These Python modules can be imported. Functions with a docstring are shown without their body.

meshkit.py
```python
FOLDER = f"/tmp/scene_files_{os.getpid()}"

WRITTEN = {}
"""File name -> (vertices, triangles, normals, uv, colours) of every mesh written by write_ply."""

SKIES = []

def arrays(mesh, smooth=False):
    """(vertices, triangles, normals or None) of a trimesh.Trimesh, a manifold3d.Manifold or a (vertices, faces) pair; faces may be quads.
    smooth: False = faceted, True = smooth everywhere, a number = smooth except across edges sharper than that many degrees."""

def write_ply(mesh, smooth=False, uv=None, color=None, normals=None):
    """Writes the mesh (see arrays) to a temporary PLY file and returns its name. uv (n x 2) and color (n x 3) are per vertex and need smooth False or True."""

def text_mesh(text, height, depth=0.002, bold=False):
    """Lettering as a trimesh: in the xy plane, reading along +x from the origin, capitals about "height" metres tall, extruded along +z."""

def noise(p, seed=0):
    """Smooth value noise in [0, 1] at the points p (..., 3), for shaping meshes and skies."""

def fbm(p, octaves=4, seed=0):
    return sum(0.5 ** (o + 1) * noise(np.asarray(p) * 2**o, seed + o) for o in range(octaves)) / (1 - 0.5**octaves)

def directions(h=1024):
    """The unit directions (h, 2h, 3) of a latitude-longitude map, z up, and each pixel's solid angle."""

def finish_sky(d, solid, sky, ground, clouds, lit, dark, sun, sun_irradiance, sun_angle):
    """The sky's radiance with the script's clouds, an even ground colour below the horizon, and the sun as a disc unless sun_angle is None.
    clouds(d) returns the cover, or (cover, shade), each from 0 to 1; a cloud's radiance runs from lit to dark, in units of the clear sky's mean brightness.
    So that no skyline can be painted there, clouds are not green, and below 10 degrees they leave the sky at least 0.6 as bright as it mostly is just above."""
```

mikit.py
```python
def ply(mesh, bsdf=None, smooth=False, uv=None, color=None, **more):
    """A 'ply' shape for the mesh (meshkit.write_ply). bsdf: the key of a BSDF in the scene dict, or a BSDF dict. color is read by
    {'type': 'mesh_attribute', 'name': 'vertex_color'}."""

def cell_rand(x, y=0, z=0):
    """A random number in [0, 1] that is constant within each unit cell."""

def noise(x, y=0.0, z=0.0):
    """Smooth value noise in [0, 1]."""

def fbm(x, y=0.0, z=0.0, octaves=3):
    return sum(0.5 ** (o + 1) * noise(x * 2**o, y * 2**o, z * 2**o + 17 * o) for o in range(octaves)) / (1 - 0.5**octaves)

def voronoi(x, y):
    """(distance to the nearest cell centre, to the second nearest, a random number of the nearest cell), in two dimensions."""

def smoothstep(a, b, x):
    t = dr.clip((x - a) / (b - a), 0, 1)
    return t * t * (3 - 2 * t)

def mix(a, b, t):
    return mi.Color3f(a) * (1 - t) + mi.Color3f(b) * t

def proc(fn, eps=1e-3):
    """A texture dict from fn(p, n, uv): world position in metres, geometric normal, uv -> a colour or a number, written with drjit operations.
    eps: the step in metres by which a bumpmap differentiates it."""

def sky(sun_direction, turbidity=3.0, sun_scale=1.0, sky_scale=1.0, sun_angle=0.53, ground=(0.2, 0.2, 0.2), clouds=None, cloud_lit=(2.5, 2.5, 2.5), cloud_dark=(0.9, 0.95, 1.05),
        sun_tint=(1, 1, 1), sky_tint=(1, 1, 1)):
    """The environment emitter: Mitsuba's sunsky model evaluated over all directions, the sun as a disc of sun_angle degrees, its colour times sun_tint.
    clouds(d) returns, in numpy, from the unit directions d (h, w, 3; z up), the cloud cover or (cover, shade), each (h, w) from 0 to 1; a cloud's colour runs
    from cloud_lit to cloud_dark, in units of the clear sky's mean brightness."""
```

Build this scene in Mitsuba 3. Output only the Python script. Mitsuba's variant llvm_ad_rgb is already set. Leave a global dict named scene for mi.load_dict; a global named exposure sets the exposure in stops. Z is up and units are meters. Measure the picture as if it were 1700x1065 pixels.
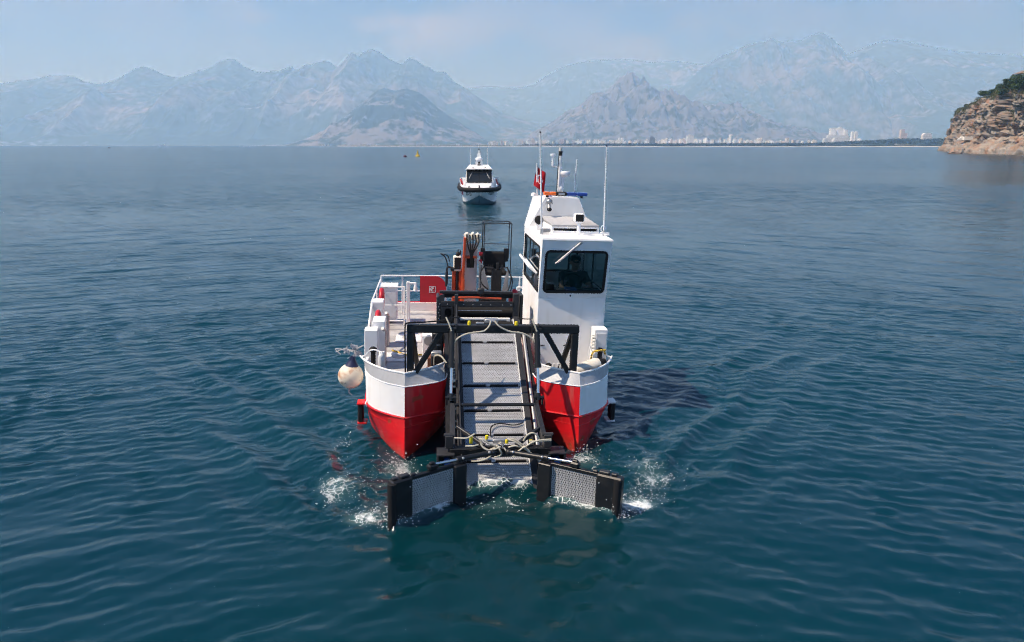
import math, random
import numpy as np
import trimesh, shapely, manifold3d
import drjit as dr
import mitsuba as mi
import meshkit, mikit
from mikit import proc, noise, fbm, voronoi, cell_rand, smoothstep, mix

T = mi.ScalarTransform4f
# ------------------------------------------------------------------ camera, sky, exposure
EYE = 5.0
PITCH = math.radians(13.853)
scene = {}
labels = {}
scene['camera'] = dict(type='perspective', fov=71.52, fov_axis='x', near_clip=0.1, far_clip=120000.0,
                       to_world=T().look_at(origin=[0, 0, EYE], target=[0, math.cos(PITCH), EYE - math.sin(PITCH)], up=[0, 0, 1]),
                       medium=dict(type='ref', id='air'))
YAW, HEEL = math.radians(6.464), math.radians(2.03)
_c, _s, _h = math.cos(YAW), math.sin(YAW), math.sin(HEEL)
SUN = -0.72 * np.array([_c, _s, -_h]) - 0.14 * np.array([-_s, _c, 0]) + np.array([_h * _c, _h * _s, 1.0])   # on the boat's left beam, about 50 degrees up


def cloud_cover(d):
    el = np.degrees(np.arcsin(np.clip(d[..., 2], -1, 1)))
    az = np.degrees(np.arctan2(d[..., 0], d[..., 1]))
    n = meshkit.fbm(np.stack([az / 5.0, el / 2.2, np.zeros_like(az)], -1), 5, seed=3)
    m = meshkit.fbm(np.stack([az / 26.0, el / 9.0, np.ones_like(az)], -1), 3, seed=9)
    band = np.exp(-((el - 9.0) / 3.2) ** 2)
    here = np.exp(-((az + 11.0) / 8.0) ** 2 - ((el - 8.2) / 1.7) ** 2) + 0.8 * np.exp(-((az - 12.0) / 7.0) ** 2 - ((el - 6.6) / 1.5) ** 2) + 0.25
    return np.clip((n - 0.46) * 4.0 + (m - 0.5) * 1.0, 0, 1) * band * np.minimum(here, 1) * 1.0


scene['sky'] = mikit.sky(SUN.tolist(), turbidity=3.0, sun_scale=1.9, sky_scale=0.76, clouds=cloud_cover, cloud_lit=(3.2, 3.0, 2.8), cloud_dark=(1.1, 1.15, 1.25), ground=(0.06, 0.10, 0.13), sky_tint=(0.70, 0.87, 1.34), sun_tint=(0.91, 1.0, 1.17))
exposure = 1.35
HAZE_SIGMA = 0.86e-4

# ------------------------------------------------------------------ helpers
def rgb(*c):
    return {'type': 'rgb', 'value': list(c)}


def ent(key, mesh, bsdf, smooth=False, **more):
    """One entry of scene; a taken key gets the next number."""
    k, i = key, 0
    while k in scene:
        i += 1
        k = f'{key}_{i:03d}'
    scene[k] = mikit.ply(mesh, bsdf, smooth=smooth, **more)
    return k


def tag(key, label=None, category=None, group=None, kind=None):
    d = labels.setdefault(key, {})
    for n, v in (('label', label), ('category', category), ('group', group), ('kind', kind)):
        if v:
            d[n] = v
    return key


def numbered(name):
    k, i = name, 0
    while k in labels or k in scene:
        i += 1
        k = f'{name}_{i:03d}'
    return k


def thing(name, label, category, group=None):
    return tag(numbered(name), label, category, group)


def cat(*ms):
    ms = [m for g in ms for m in (g if isinstance(g, (list, tuple)) else [g])]
    return trimesh.util.concatenate(ms)


def cbox(lo, hi, c=0.01):
    """A box with chamfered edges."""
    lo, hi = np.minimum(lo, hi).astype(float), np.maximum(lo, hi).astype(float)
    c = min(c, 0.45 * float((hi - lo).min()))
    pts = []
    for sx in (0, 1):
        for sy in (0, 1):
            for sz in (0, 1):
                p = np.where([sx, sy, sz], hi, lo)
                s = np.where([sx, sy, sz], -1.0, 1.0)
                for k in range(3):
                    q = p + s * c
                    q[k] = p[k]
                    pts.append(q)
    return trimesh.convex.convex_hull(np.array(pts))


def box(lo, hi):
    lo, hi = np.asarray(lo, float), np.asarray(hi, float)
    return trimesh.creation.box(extents=hi - lo, transform=trimesh.transformations.translation_matrix((lo + hi) / 2))


def basis(d, up=(0, 0, 1)):
    d = np.asarray(d, float)
    d = d / np.linalg.norm(d)
    up = np.asarray(up, float)
    if abs(d @ up) > 0.98 * np.linalg.norm(up):
        up = np.array([0, 1.0, 0]) if abs(d[1]) < 0.9 else np.array([1.0, 0, 0])
    a = np.cross(d, up)
    a /= np.linalg.norm(a)
    return a, np.cross(a, d), d


def bar(p0, p1, w, h, up=(0, 0, 1), c=0.006):
    """A square section bar from p0 to p1, w across and h along up."""
    p0, p1 = np.asarray(p0, float), np.asarray(p1, float)
    a, b, d = basis(p1 - p0, up)
    m = cbox([-w / 2, -h / 2, 0], [w / 2, h / 2, np.linalg.norm(p1 - p0)], c)
    M = np.eye(4)
    M[:3, 0], M[:3, 1], M[:3, 2], M[:3, 3] = a, b, d, p0
    m.apply_transform(M)
    return m


def tube(pts, r, sides=8, cap=True):
    """A round tube along a polyline, r one radius or one per point."""
    p = np.asarray(pts, float)
    n = len(p)
    r = np.broadcast_to(np.asarray(r, float), (n,))
    t = np.gradient(p, axis=0)
    t /= np.linalg.norm(t, axis=1, keepdims=True) + 1e-12
    a = basis(t[0])[0]
    rings = []
    for i in range(n):
        a = a - t[i] * (a @ t[i])
        a /= np.linalg.norm(a) + 1e-12
        b = np.cross(t[i], a)
        g = np.arange(sides) * 2 * np.pi / sides
        rings.append(p[i] + r[i] * (np.cos(g)[:, None] * a + np.sin(g)[:, None] * b))
    v = np.vstack(rings)
    i, j = np.meshgrid(np.arange(n - 1), np.arange(sides), indexing='ij')
    q = np.stack([i * sides + j, i * sides + (j + 1) % sides, (i + 1) * sides + (j + 1) % sides, (i + 1) * sides + j], -1).reshape(-1, 4)
    f = np.vstack([q[:, [0, 1, 2]], q[:, [0, 2, 3]]])
    if cap:
        v = np.vstack([v, p[0], p[-1]])
        k = np.arange(sides)
        f = np.vstack([f, np.stack([(k + 1) % sides, k, np.full(sides, n * sides)], 1),
                       np.stack([(n - 1) * sides + k, (n - 1) * sides + (k + 1) % sides, np.full(sides, n * sides + 1)], 1)])
    return trimesh.Trimesh(v, f, process=False)


def cyl(p0, p1, r, sides=14):
    return tube([p0, p1], r, sides)


def curve(pts, n=24):
    """A smooth path through the points (Catmull-Rom)."""
    p = np.asarray(pts, float)
    p = np.vstack([2 * p[0] - p[1], p, 2 * p[-1] - p[-2]])
    out = []
    k = len(p) - 3
    for s in np.linspace(0, k - 1e-9, n):
        i = int(s)
        t = s - i
        a, b, c, d = p[i:i + 4]
        out.append(0.5 * (2 * b + (c - a) * t + (2 * a - 5 * b + 4 * c - d) * t * t + (3 * b - a - 3 * c + d) * t ** 3))
    return np.array(out)


def lathe(profile, p0=(0, 0, 0), axis=(0, 0, 1), sides=20):
    """Revolve (radius, height) pairs about an axis."""
    a, b, d = basis(axis)
    g = np.arange(sides) * 2 * np.pi / sides
    rings = [np.asarray(p0) + h * d + r * (np.cos(g)[:, None] * a + np.sin(g)[:, None] * b) for r, h in profile]
    v, n = np.vstack(rings), len(profile)
    i, j = np.meshgrid(np.arange(n - 1), np.arange(sides), indexing='ij')
    q = np.stack([i * sides + j, i * sides + (j + 1) % sides, (i + 1) * sides + (j + 1) % sides, (i + 1) * sides + j], -1).reshape(-1, 4)
    f = np.vstack([q[:, [0, 1, 2]], q[:, [0, 2, 3]]])
    return trimesh.Trimesh(v, f, process=False)


def ball(c, r, sub=2, scale=(1, 1, 1)):
    m = trimesh.creation.icosphere(subdivisions=sub, radius=1.0)
    m.apply_scale(np.asarray(scale, float) * r)
    m.apply_translation(c)
    return m


def prism(poly, z0, z1):
    """Extrude a polygon (list of xy or a shapely polygon) from z0 to z1."""
    g = poly if hasattr(poly, 'geom_type') else shapely.Polygon(poly)
    m = trimesh.creation.extrude_polygon(g, z1 - z0, engine='earcut')
    m.apply_translation([0, 0, z0])
    return m


def place(m, o, ex, ey, ez):
    M = np.eye(4)
    M[:3, 0], M[:3, 1], M[:3, 2], M[:3, 3] = ex, ey, ez, o
    m.apply_transform(M)
    return m


def plate(poly, o, ex, ey, thick):
    """A flat plate: polygon in the plane o + a*ex + b*ey, thick along the plane's normal."""
    ex, ey = np.asarray(ex, float), np.asarray(ey, float)
    ex, ey = ex / np.linalg.norm(ex), ey / np.linalg.norm(ey)
    ez = np.cross(ex, ey)
    m = prism(poly, 0, abs(thick))
    if thick < 0:
        m.apply_translation([0, 0, thick])
    return place(m, o, ex, ey, ez)


def hull(pts):
    return trimesh.convex.convex_hull(np.asarray(pts, float))


def grid_mesh(P):
    """A surface from an (n, m, 3) array of points."""
    n, m = P.shape[:2]
    i, j = np.meshgrid(np.arange(n - 1), np.arange(m - 1), indexing='ij')
    q = np.stack([i * m + j, (i + 1) * m + j, (i + 1) * m + j + 1, i * m + j + 1], -1).reshape(-1, 4)
    return trimesh.Trimesh(P.reshape(-1, 3), np.vstack([q[:, [0, 1, 2]], q[:, [0, 2, 3]]]), process=False)


def mat(name, color, rough=0.5, spec=0.5, metallic=0.0, clearcoat=0.0, two=True):
    b = dict(type='principled', base_color=color if isinstance(color, dict) else rgb(*color), roughness=rough, specular=spec, metallic=metallic)
    if clearcoat:
        b['clearcoat'] = clearcoat
        b['clearcoat_gloss'] = 0.9
    scene[name] = dict(type='twosided', bsdf=b) if two else b
    return name


def worn(base, dirt, amount=0.35, scale=2.0, streak=0.0):
    """Paint with soft dirt and rain streaks, as a texture of the world position."""
    def fn(p, n, uv):
        d = fbm(p.x * scale, p.y * scale, p.z * scale, 4)
        s = fbm(p.x * scale * 7, p.y * scale * 7, p.z * scale * 0.8, 3)
        t = dr.clip(smoothstep(0.45, 0.8, d) * amount + smoothstep(0.52, 0.8, s) * streak, 0, 1)
        return mix(base, dirt, t)
    return proc(fn)

# ------------------------------------------------------------------ far hills
def hill_color(p, n, uv):
    a = fbm(p.x / 900.0, p.y / 900.0, p.z / 520.0, 4)
    b = fbm(p.x / 170.0, p.y / 170.0, p.z / 700.0, 3)
    c = fbm(p.x / 1900.0, p.y / 1900.0, p.z / 900.0, 3)
    steep = 1.0 - dr.abs(n.z)
    rock = smoothstep(0.42, 0.66, a * 0.34 + b * 0.26 + c * 0.40 + (steep - 0.38) * 0.22)
    col = mix((0.035, 0.055, 0.035), (0.15, 0.138, 0.13), rock)
    return mix(col, (0.25, 0.215, 0.19), smoothstep(0.60, 0.74, c * 0.6 + b * 0.4) * 0.7)


mat('hill_surface', proc(hill_color), 0.95, 0.1)


def rocky_color(p, n, uv):
    a = fbm(p.x / 300.0, p.y / 300.0, p.z / 220.0, 4)
    b = fbm(p.x / 75.0, p.y / 75.0, p.z / 130.0, 3)
    bush = smoothstep(0.44, 0.60, a * 0.45 + b * 0.55 - (p.z - 150.0) * 0.0001)
    return mix(mix((0.135, 0.137, 0.148), (0.19, 0.172, 0.167), smoothstep(0.5, 0.72, a)), (0.04, 0.055, 0.045), bush * 0.9)


mat('rocky_surface', proc(rocky_color), 0.95, 0.1)


def round_color(p, n, uv):
    a = fbm(p.x / 300.0, p.y / 300.0, p.z / 240.0, 5)
    b = fbm(p.x / 70.0, p.y / 70.0, p.z / 140.0, 4)
    t = smoothstep(0.50, 0.64, a * 0.6 + b * 0.4 + smoothstep(600.0, 100.0, p.z) * 0.10 - smoothstep(-1900.0, -900.0, p.x) * 0.06)
    return mix((0.030, 0.045, 0.032), (0.165, 0.153, 0.148), t * smoothstep(820.0, 420.0, p.z))


mat('round_surface', proc(round_color), 0.95, 0.1)


def ridged(p, oct=5, seed=0):
    s = 0
    for o in range(oct):
        s = s + (1 - np.abs(2 * meshkit.noise(p * 2 ** o + 13.7 * o, seed + o) - 1)) * 0.5 ** (o + 1)
    return s / (1 - 0.5 ** oct)


FL = 1180.0


def hill(name, D, front, back, crest, nx, ny, rough=0.22, lam=1400.0, seed=0, power=1.25, label=None, gully=0.5, surf='hill_surface'):
    """Terrain whose crest line, seen from the sea, follows (bearing, height) pairs measured in the photograph's pixels."""
    c = np.array(crest, float)
    X = (c[:, 0] - 850) / FL * D * 0.971
    Z = np.maximum((241.5 - c[:, 1]) / FL * D * 1.03, 0) + EYE
    x = np.linspace(X[0], X[-1], nx)
    t = np.concatenate([np.linspace(-1, 0, ny)[:-1], np.linspace(0, 1, ny // 3)])
    h = np.interp(x, X, Z)
    xx, tt = np.meshgrid(x, t, indexing='ij')
    hh = np.repeat(h[:, None], len(t), 1)
    yy = D + np.where(tt < 0, tt * front, tt * back)
    yy = yy + (meshkit.fbm(np.stack([x / (lam * 3), x * 0, x * 0 + seed], -1), 3)[:, None] - 0.5) * front * 0.35
    p = np.stack([xx / lam, yy / lam, np.zeros_like(xx) + seed * 3.1], -1)
    r = ridged(p, 4, seed) - 0.55
    g = ridged(np.stack([xx / (lam * 0.35), yy / (lam * 1.6), np.zeros_like(xx) + 5 + seed], -1), 3, seed + 20) - 0.55
    prof = np.where(tt < 0, np.maximum(1 + tt, 0) ** power, np.maximum(1 - tt, 0) ** 1.2)
    side = np.minimum(1, np.minimum(xx - X[0], X[-1] - xx) / (0.02 * (X[-1] - X[0])) + 0.0)
    amp = hh * rough * (1 - np.exp(-((tt) / 0.16) ** 2) * 0.95) * np.minimum(1, prof * 4)
    z = hh * prof + amp * (r * 2.0 + g * gully * 2.0)
    z = np.where((tt <= -0.999) | (tt >= 0.999), -60, z * np.clip(side + 0.2, 0, 1))
    k = ent(name, grid_mesh(np.stack([xx, yy, z], -1)), surf, smooth=True)
    tag(k, label, kind='structure')
    return k


RANGE_LEFT = [(-420, 200), (-300, 180), (-160, 175), (-60, 168), (0, 163), (10, 152), (25, 150), (60, 146), (90, 142), (110, 138), (135, 139), (150, 141), (165, 148), (185, 152), (205, 150), (225, 138), (240, 127), (252, 124),
              (265, 128), (280, 136), (300, 139), (330, 130), (352, 126), (365, 117), (383, 112), (395, 113), (410, 124), (430, 131), (460, 131), (475, 125), (486, 122), (489, 127), (505, 128), (520, 118), (540, 114),
              (550, 116), (562, 126), (572, 126), (590, 115), (605, 103), (622, 98), (633, 101), (650, 112), (668, 120), (673, 118), (682, 111), (694, 115), (707, 123), (716, 125), (725, 131), (742, 132), (750, 140), (757, 147),
              (780, 160), (800, 172), (830, 190), (880, 206), (930, 222), (980, 238), (1010, 244)]
RANGE_BACK = [(700, 170), (780, 155), (810, 153), (860, 154), (885, 150), (905, 137), (930, 125), (960, 117), (1000, 113), (1040, 112), (1080, 116), (1120, 115), (1160, 121), (1200, 120), (1260, 130), (1330, 150)]
HILL_ROUND = [(470, 243), (520, 236), (560, 214), (580, 198), (600, 184), (625, 166), (635, 160), (645, 157), (662, 161), (680, 158), (700, 163), (712, 171), (730, 186), (745, 196), (760, 204), (790, 221), (812, 236), (830, 243)]
HILL_ROCKY = [(850, 243), (880, 225), (900, 213), (920, 204), (945, 191), (960, 184), (972, 172), (990, 165), (1008, 161), (1020, 146), (1032, 138), (1043, 136), (1052, 144), (1062, 160), (1075, 156), (1085, 163), (1098, 174),
              (1110, 178), (1130, 177), (1140, 185), (1155, 184), (1180, 182), (1195, 184), (1215, 191), (1235, 201), (1250, 209), (1268, 213), (1290, 215), (1310, 220), (1330, 229), (1360, 243)]
RANGE_RIGHT = [(1080, 200), (1100, 185), (1122, 165), (1150, 138), (1165, 125), (1190, 110), (1225, 96), (1250, 88), (1275, 86), (1290, 87), (1310, 84), (1322, 86), (1335, 79), (1347, 75), (1356, 74), (1366, 79), (1372, 90), (1378, 101),
               (1392, 103), (1420, 118), (1460, 135), (1510, 165), (1560, 200), (1600, 240)]
RANGE_FAR_RIGHT = [(1300, 150), (1360, 118), (1405, 103), (1430, 93), (1450, 87), (1467, 85), (1490, 89), (1520, 98), (1560, 106), (1600, 109), (1640, 112), (1660, 117), (1700, 122), (1800, 135), (1950, 160), (2150, 200)]
hill('hills', 16500, 4500, 3500, RANGE_LEFT, 1000, 110, seed=1, lam=2000, gully=0.7)
hill('hills', 25000, 5500, 3500, RANGE_BACK, 330, 60, rough=0.14, seed=2, lam=3000)
hill('hills', 10500, 1900, 1500, HILL_ROUND, 300, 90, rough=0.22, seed=3, lam=700, surf='round_surface')
hill('hills', 11500, 2600, 2000, HILL_ROCKY, 430, 110, rough=0.34, seed=4, lam=520, surf='rocky_surface', power=1.05)
hill('hills', 18500, 4300, 3000, RANGE_RIGHT, 420, 100, rough=0.26, seed=5, lam=1900, power=1.1)
hill('hills', 20500, 9000, 3500, RANGE_FAR_RIGHT, 420, 80, rough=0.14, seed=6, lam=2600, power=1.6)
# ------------------------------------------------------------------ the far coast: land, beach, town, wood, headland
def at_px(u, y):
    """The x of a bearing (pixel column of the photograph) at the distance y."""
    return (u - 850) / FL * 0.971 * y


SHORE = [(300, 13500), (380, 9500), (480, 6800), (560, 5600), (640, 4700), (850, 4100), (1050, 3700), (1275, 3350), (1570, 2950), (1900, 2700)]
SU = np.array([s[0] for s in SHORE], float)
SD = np.array([s[1] for s in SHORE], float)


def shore_d(u):
    return np.interp(u, SU, SD)


us = np.linspace(560, 1900, 240)
rg = np.random.default_rng(4)
wob = meshkit.fbm(np.stack([us / 60, us * 0, us * 0], -1), 3) * 40
sd = shore_d(us) + wob
rows = []
for off, z in ((-30, -2), (0, 0.1), (25, 0.9), (60, 3.2), (75, 3.6)):
    rows.append(np.stack([at_px(us, sd + off), sd + off, np.full_like(us, z)], -1))
ent('beach', grid_mesh(np.array(rows).transpose(1, 0, 2)), mat('sand', worn((0.30, 0.275, 0.25), (0.11, 0.11, 0.09), 0.95, 0.012), 0.95, 0.1), smooth=True)
tag('beach', kind='structure')


def land_z(u, inland):
    """Low coastal plain; on the right a wooded bluff."""
    b = np.clip((np.asarray(u) - 1330) / 160.0, 0, 1)
    return 5.2 + 10 * np.clip(inland / 2500.0, 0, 1) + b * 20 * np.clip(inland / 260.0, 0, 1) ** 0.8


rows = []
for off in (70, 110, 200, 320, 600, 1200, 2500, 4500, 9000):
    rows.append(np.stack([at_px(us, sd + off), sd + off, land_z(us, off - 70) + (meshkit.fbm(np.stack([us / 12, us * 0 + off, us * 0], -1), 3) - .5) * 4], -1))


def land_color(p, n, uv):
    a = fbm(p.x / 140.0, p.y / 200.0, 1.0, 4)
    return mix((0.035, 0.055, 0.032), (0.17, 0.15, 0.11), smoothstep(0.45, 0.7, a))


ent('coastal_land', grid_mesh(np.array(rows).transpose(1, 0, 2)), mat('land_surface', proc(land_color), 0.95, 0.1), smooth=True)
tag('coastal_land', kind='structure')

# ---- town ---------------------------------------------------------------------
def facade(col, row=(3.0, 4.0)):
    def fn(p, n, uv):
        fz = p.z / row[0] - dr.floor(p.z / row[0])
        q = p.x * 0.92 + p.y * 0.39
        fx = q / row[1] - dr.floor(q / row[1])
        w = smoothstep(0.30, 0.36, fz) * smoothstep(0.80, 0.74, fz) * smoothstep(0.2, 0.26, fx) * smoothstep(0.8, 0.74, fx)
        side = 1.0 - smoothstep(0.5, 0.8, dr.abs(n.z))
        return mix(col, (0.07, 0.08, 0.09), w * side * 0.6)
    return proc(fn)


WALLS = []
for k, c in enumerate([(0.80, 0.79, 0.77), (0.72, 0.66, 0.58), (0.64, 0.55, 0.51), (0.50, 0.50, 0.51), (0.86, 0.86, 0.86), (0.22, 0.23, 0.26)]):
    WALLS.append(mat(f'facade_{k}', facade(c, (3.0, 3.5 + .4 * k)), 0.8, 0.2))
WORD = ['off white', 'cream', 'pale pink', 'grey', 'white', 'dark grey']


def block(u0, u1, v_top, d, profile=None, depth=16.0, base_z=None, yaw=0.0):
    """A building whose front spans two bearings at distance d and rises to the height that v_top shows."""
    x0, x1 = at_px(u0, d), at_px(u1, d)
    zt = EYE + (241.5 - v_top) / FL * d * 1.03
    zb = (land_z((u0 + u1) / 2, 400) - 6) if base_z is None else base_z
    w, h = x1 - x0, max(zt - zb, 6.0)
    prof = profile or [(0, 0), (1, 0), (1, 1), (0, 1)]
    m = prism([(a * w, b * h) for a, b in prof], 0, depth)
    # polygon x->x, y->z, extrusion->away
    m = place(m, [x0, d + depth, zb], [1, 0, 0], [0, 0, 1], [0, -1, 0])
    if yaw:
        m.apply_transform(trimesh.transformations.rotation_matrix(yaw, [0, 0, 1], [(x0 + x1) / 2, d, 0]))
    return m


STEP = [[(0, 0), (1, 0), (1, .92), (.62, .92), (.62, 1), (.30, 1), (.30, .92), (0, .92)], [(0, 0), (1, 0), (1, .72), (.55, .72), (.55, 1), (0, 1)], [(0, 0), (1, 0), (1, 1), (0, 1)], [(0, 0), (1, 0), (1, 1), (.7, 1), (.7, .85), (0, .85)],
        [(0, 0), (1, 0), (1, .95), (.8, .95), (.8, 1), (.2, 1), (.2, .95), (0, .95)]]


def building(name, meshes, label, group=None):
    k = thing(name, label, 'building', group)
    if len(meshes) == 1:
        scene[k] = mikit.ply(meshes[0][0], meshes[0][1])
    else:
        for part, (m, b) in zip(['wall', 'wing', 'tower', 'roof_block', 'podium'], meshes):
            ent(k + '__' + part, m, b)
    return k


W = WALLS
D = 3650
building('hotel', [(block(1376, 1385.5, 215.2, D), W[4]), (block(1387, 1399, 213.3, D + 10, STEP[0]), W[4]), (block(1399.3, 1407.5, 217.5, D + 4, [(0, 0), (1, 0), (1, .62), (.75, .62), (.75, 1), (0, 1)]), W[4]), (block(1385.6, 1386.9, 219, D + 6), W[0]), (block(1367, 1409, 225.5, D - 14, [(0, 0), (1, 0), (1, .7), (.9, 1), (.12, 1), (.12, .7), (0, .7)], 12), W[0])],
         'large bright white stepped hotel standing above the shoreline wood')
building('tower_block', [(block(1412, 1416, 220.0, D + 200, STEP[4]), W[4])], 'white tower just right of the large stepped hotel, left of a pair')
building('tower_block', [(block(1417.5, 1422.5, 219.6, D + 240, STEP[0]), W[0])], 'off white tower right of the large stepped hotel, right of a pair')
building('round_tower', [(cat(lathe([(0, 0), (8.5, 0), (8.5, 48), (0, 48)], (at_px(1212, 3650), 3650, 4), sides=16)), W[4]), (lathe([(0, 0), (10.5, 0), (10.5, 4), (6, 6), (0, 6)], (at_px(1212, 3650), 3650, 51.5), sides=16), W[4])], 'round cream tower with a wide white cap above the beach town')
building('apartment_block', [(block(1078, 1087, 228.2, 3900, STEP[4]), W[5]), (block(1079, 1083, 226.9, 3904), W[5])], 'dark grey apartment block in the middle of the beach town')
building('apartment_block', [(block(1140, 1151, 224.7, 3800, STEP[0]), W[4])], 'broad bright white block, the tallest left of the round tower')
building('apartment_block', [(block(1026.5, 1029.5, 229.6, 4200), W[4])], 'small bright white tower, left one of a close pair')
building('apartment_block', [(block(1032, 1035, 229.6, 4200), W[4])], 'small bright white tower, right one of a close pair')
building('apartment_block', [(block(878, 890, 230.5, 4700, [(0, 0), (1, 0), (1, .5), (.8, .5), (.8, .75), (.65, 1), (.4, 1), (.25, .7), (0, .7)]), W[2])], 'pale pink stepped block in the haze at the left end of the town')
building('apartment_block', [(block(928, 936, 231.8, 4600, STEP[2]), W[2])], 'flat pinkish block beside a dark one, right of the tall whip aerial')
building('apartment_block', [(block(936.5, 941, 230.4, 4560, STEP[2]), W[5])], 'dark narrow block touching a flat pinkish one')
building('villa', [(block(1493, 1504, 216.8, 3450, STEP[1], base_z=18), W[2])], 'pink tall house standing alone on the wooded bluff')
building('villa', [(block(1530, 1545, 222.4, 3300, [(0, 0), (1, 0), (1, .8), (.8, 1), (.2, 1), (0, .8)], base_z=21), W[1])], 'long cream house with sloping roof at the edge of the bluff')
rt = np.random.default_rng(21)
for k in range(196):
    u = 806 + 505 * rt.random() ** 0.85 if k < 170 else 1312 + 120 * rt.random()
    d = float(shore_d(u)) + 330 + 900 * rt.random()
    w = 2.2 + 3.8 * rt.random()
    tall = 0.55 + 0.45 * np.clip((u - 880) / 250, 0, 1)
    vt = 236.0 - tall * (1.7 + 4.8 * rt.random() ** 1.9)
    c = int(rt.choice([0, 0, 1, 2, 3, 4, 4], 1)[0])
    building('apartment_block', [(block(u, u + w, vt, d, STEP[rt.integers(5)], depth=14 + 8 * rt.random(), yaw=(rt.random() - .5) * .7), W[c])], f'small {WORD[c]} apartment block among many in the hazy beach town', f'{WORD[c]} apartment blocks of the town')
for k in range(26):
    u = 800 - 300 * rt.random()
    d = float(shore_d(u)) + 90 + 200 * rt.random()
    building('low_house', [(block(u, u + 1.6 + 2.5 * rt.random(), 239.8 - 1.2 * rt.random(), d, STEP[rt.integers(5)]), W[int(rt.choice([0, 4, 1]))])], 'tiny pale low house on the far shore under the round hill', 'low houses along the far left shore')

# ---- foliage helper ------------------------------------------------------------
def leaves(centres, radii, count, size, rng, squash=0.75):
    """Leaf-clump triangles through ellipsoid volumes, denser to the outside."""
    v = []
    for c, r in zip(np.atleast_2d(centres), np.atleast_1d(radii)):
        n = max(6, int(count * (r / np.mean(radii)) ** 2))
        d = rng.normal(size=(n, 3))
        d /= np.linalg.norm(d, axis=1, keepdims=True)
        p = c + d * (r * (0.45 + 0.6 * rng.random((n, 1)) ** 0.5)) * [1, 1, squash]
        a = rng.normal(size=(n, 3))
        a /= np.linalg.norm(a, axis=1, keepdims=True)
        b = np.cross(a, d + 0.6 * rng.normal(size=(n, 3)))
        b /= np.linalg.norm(b, axis=1, keepdims=True) + 1e-9
        s = size * (0.6 + 0.8 * rng.random((n, 1)))
        v.append(np.stack([p - a * s * .6, p + a * s * .6, p + b * s], 1))
    v = np.concatenate(v).reshape(-1, 3)
    return trimesh.Trimesh(v, np.arange(len(v)).reshape(-1, 3), process=False)


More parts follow.
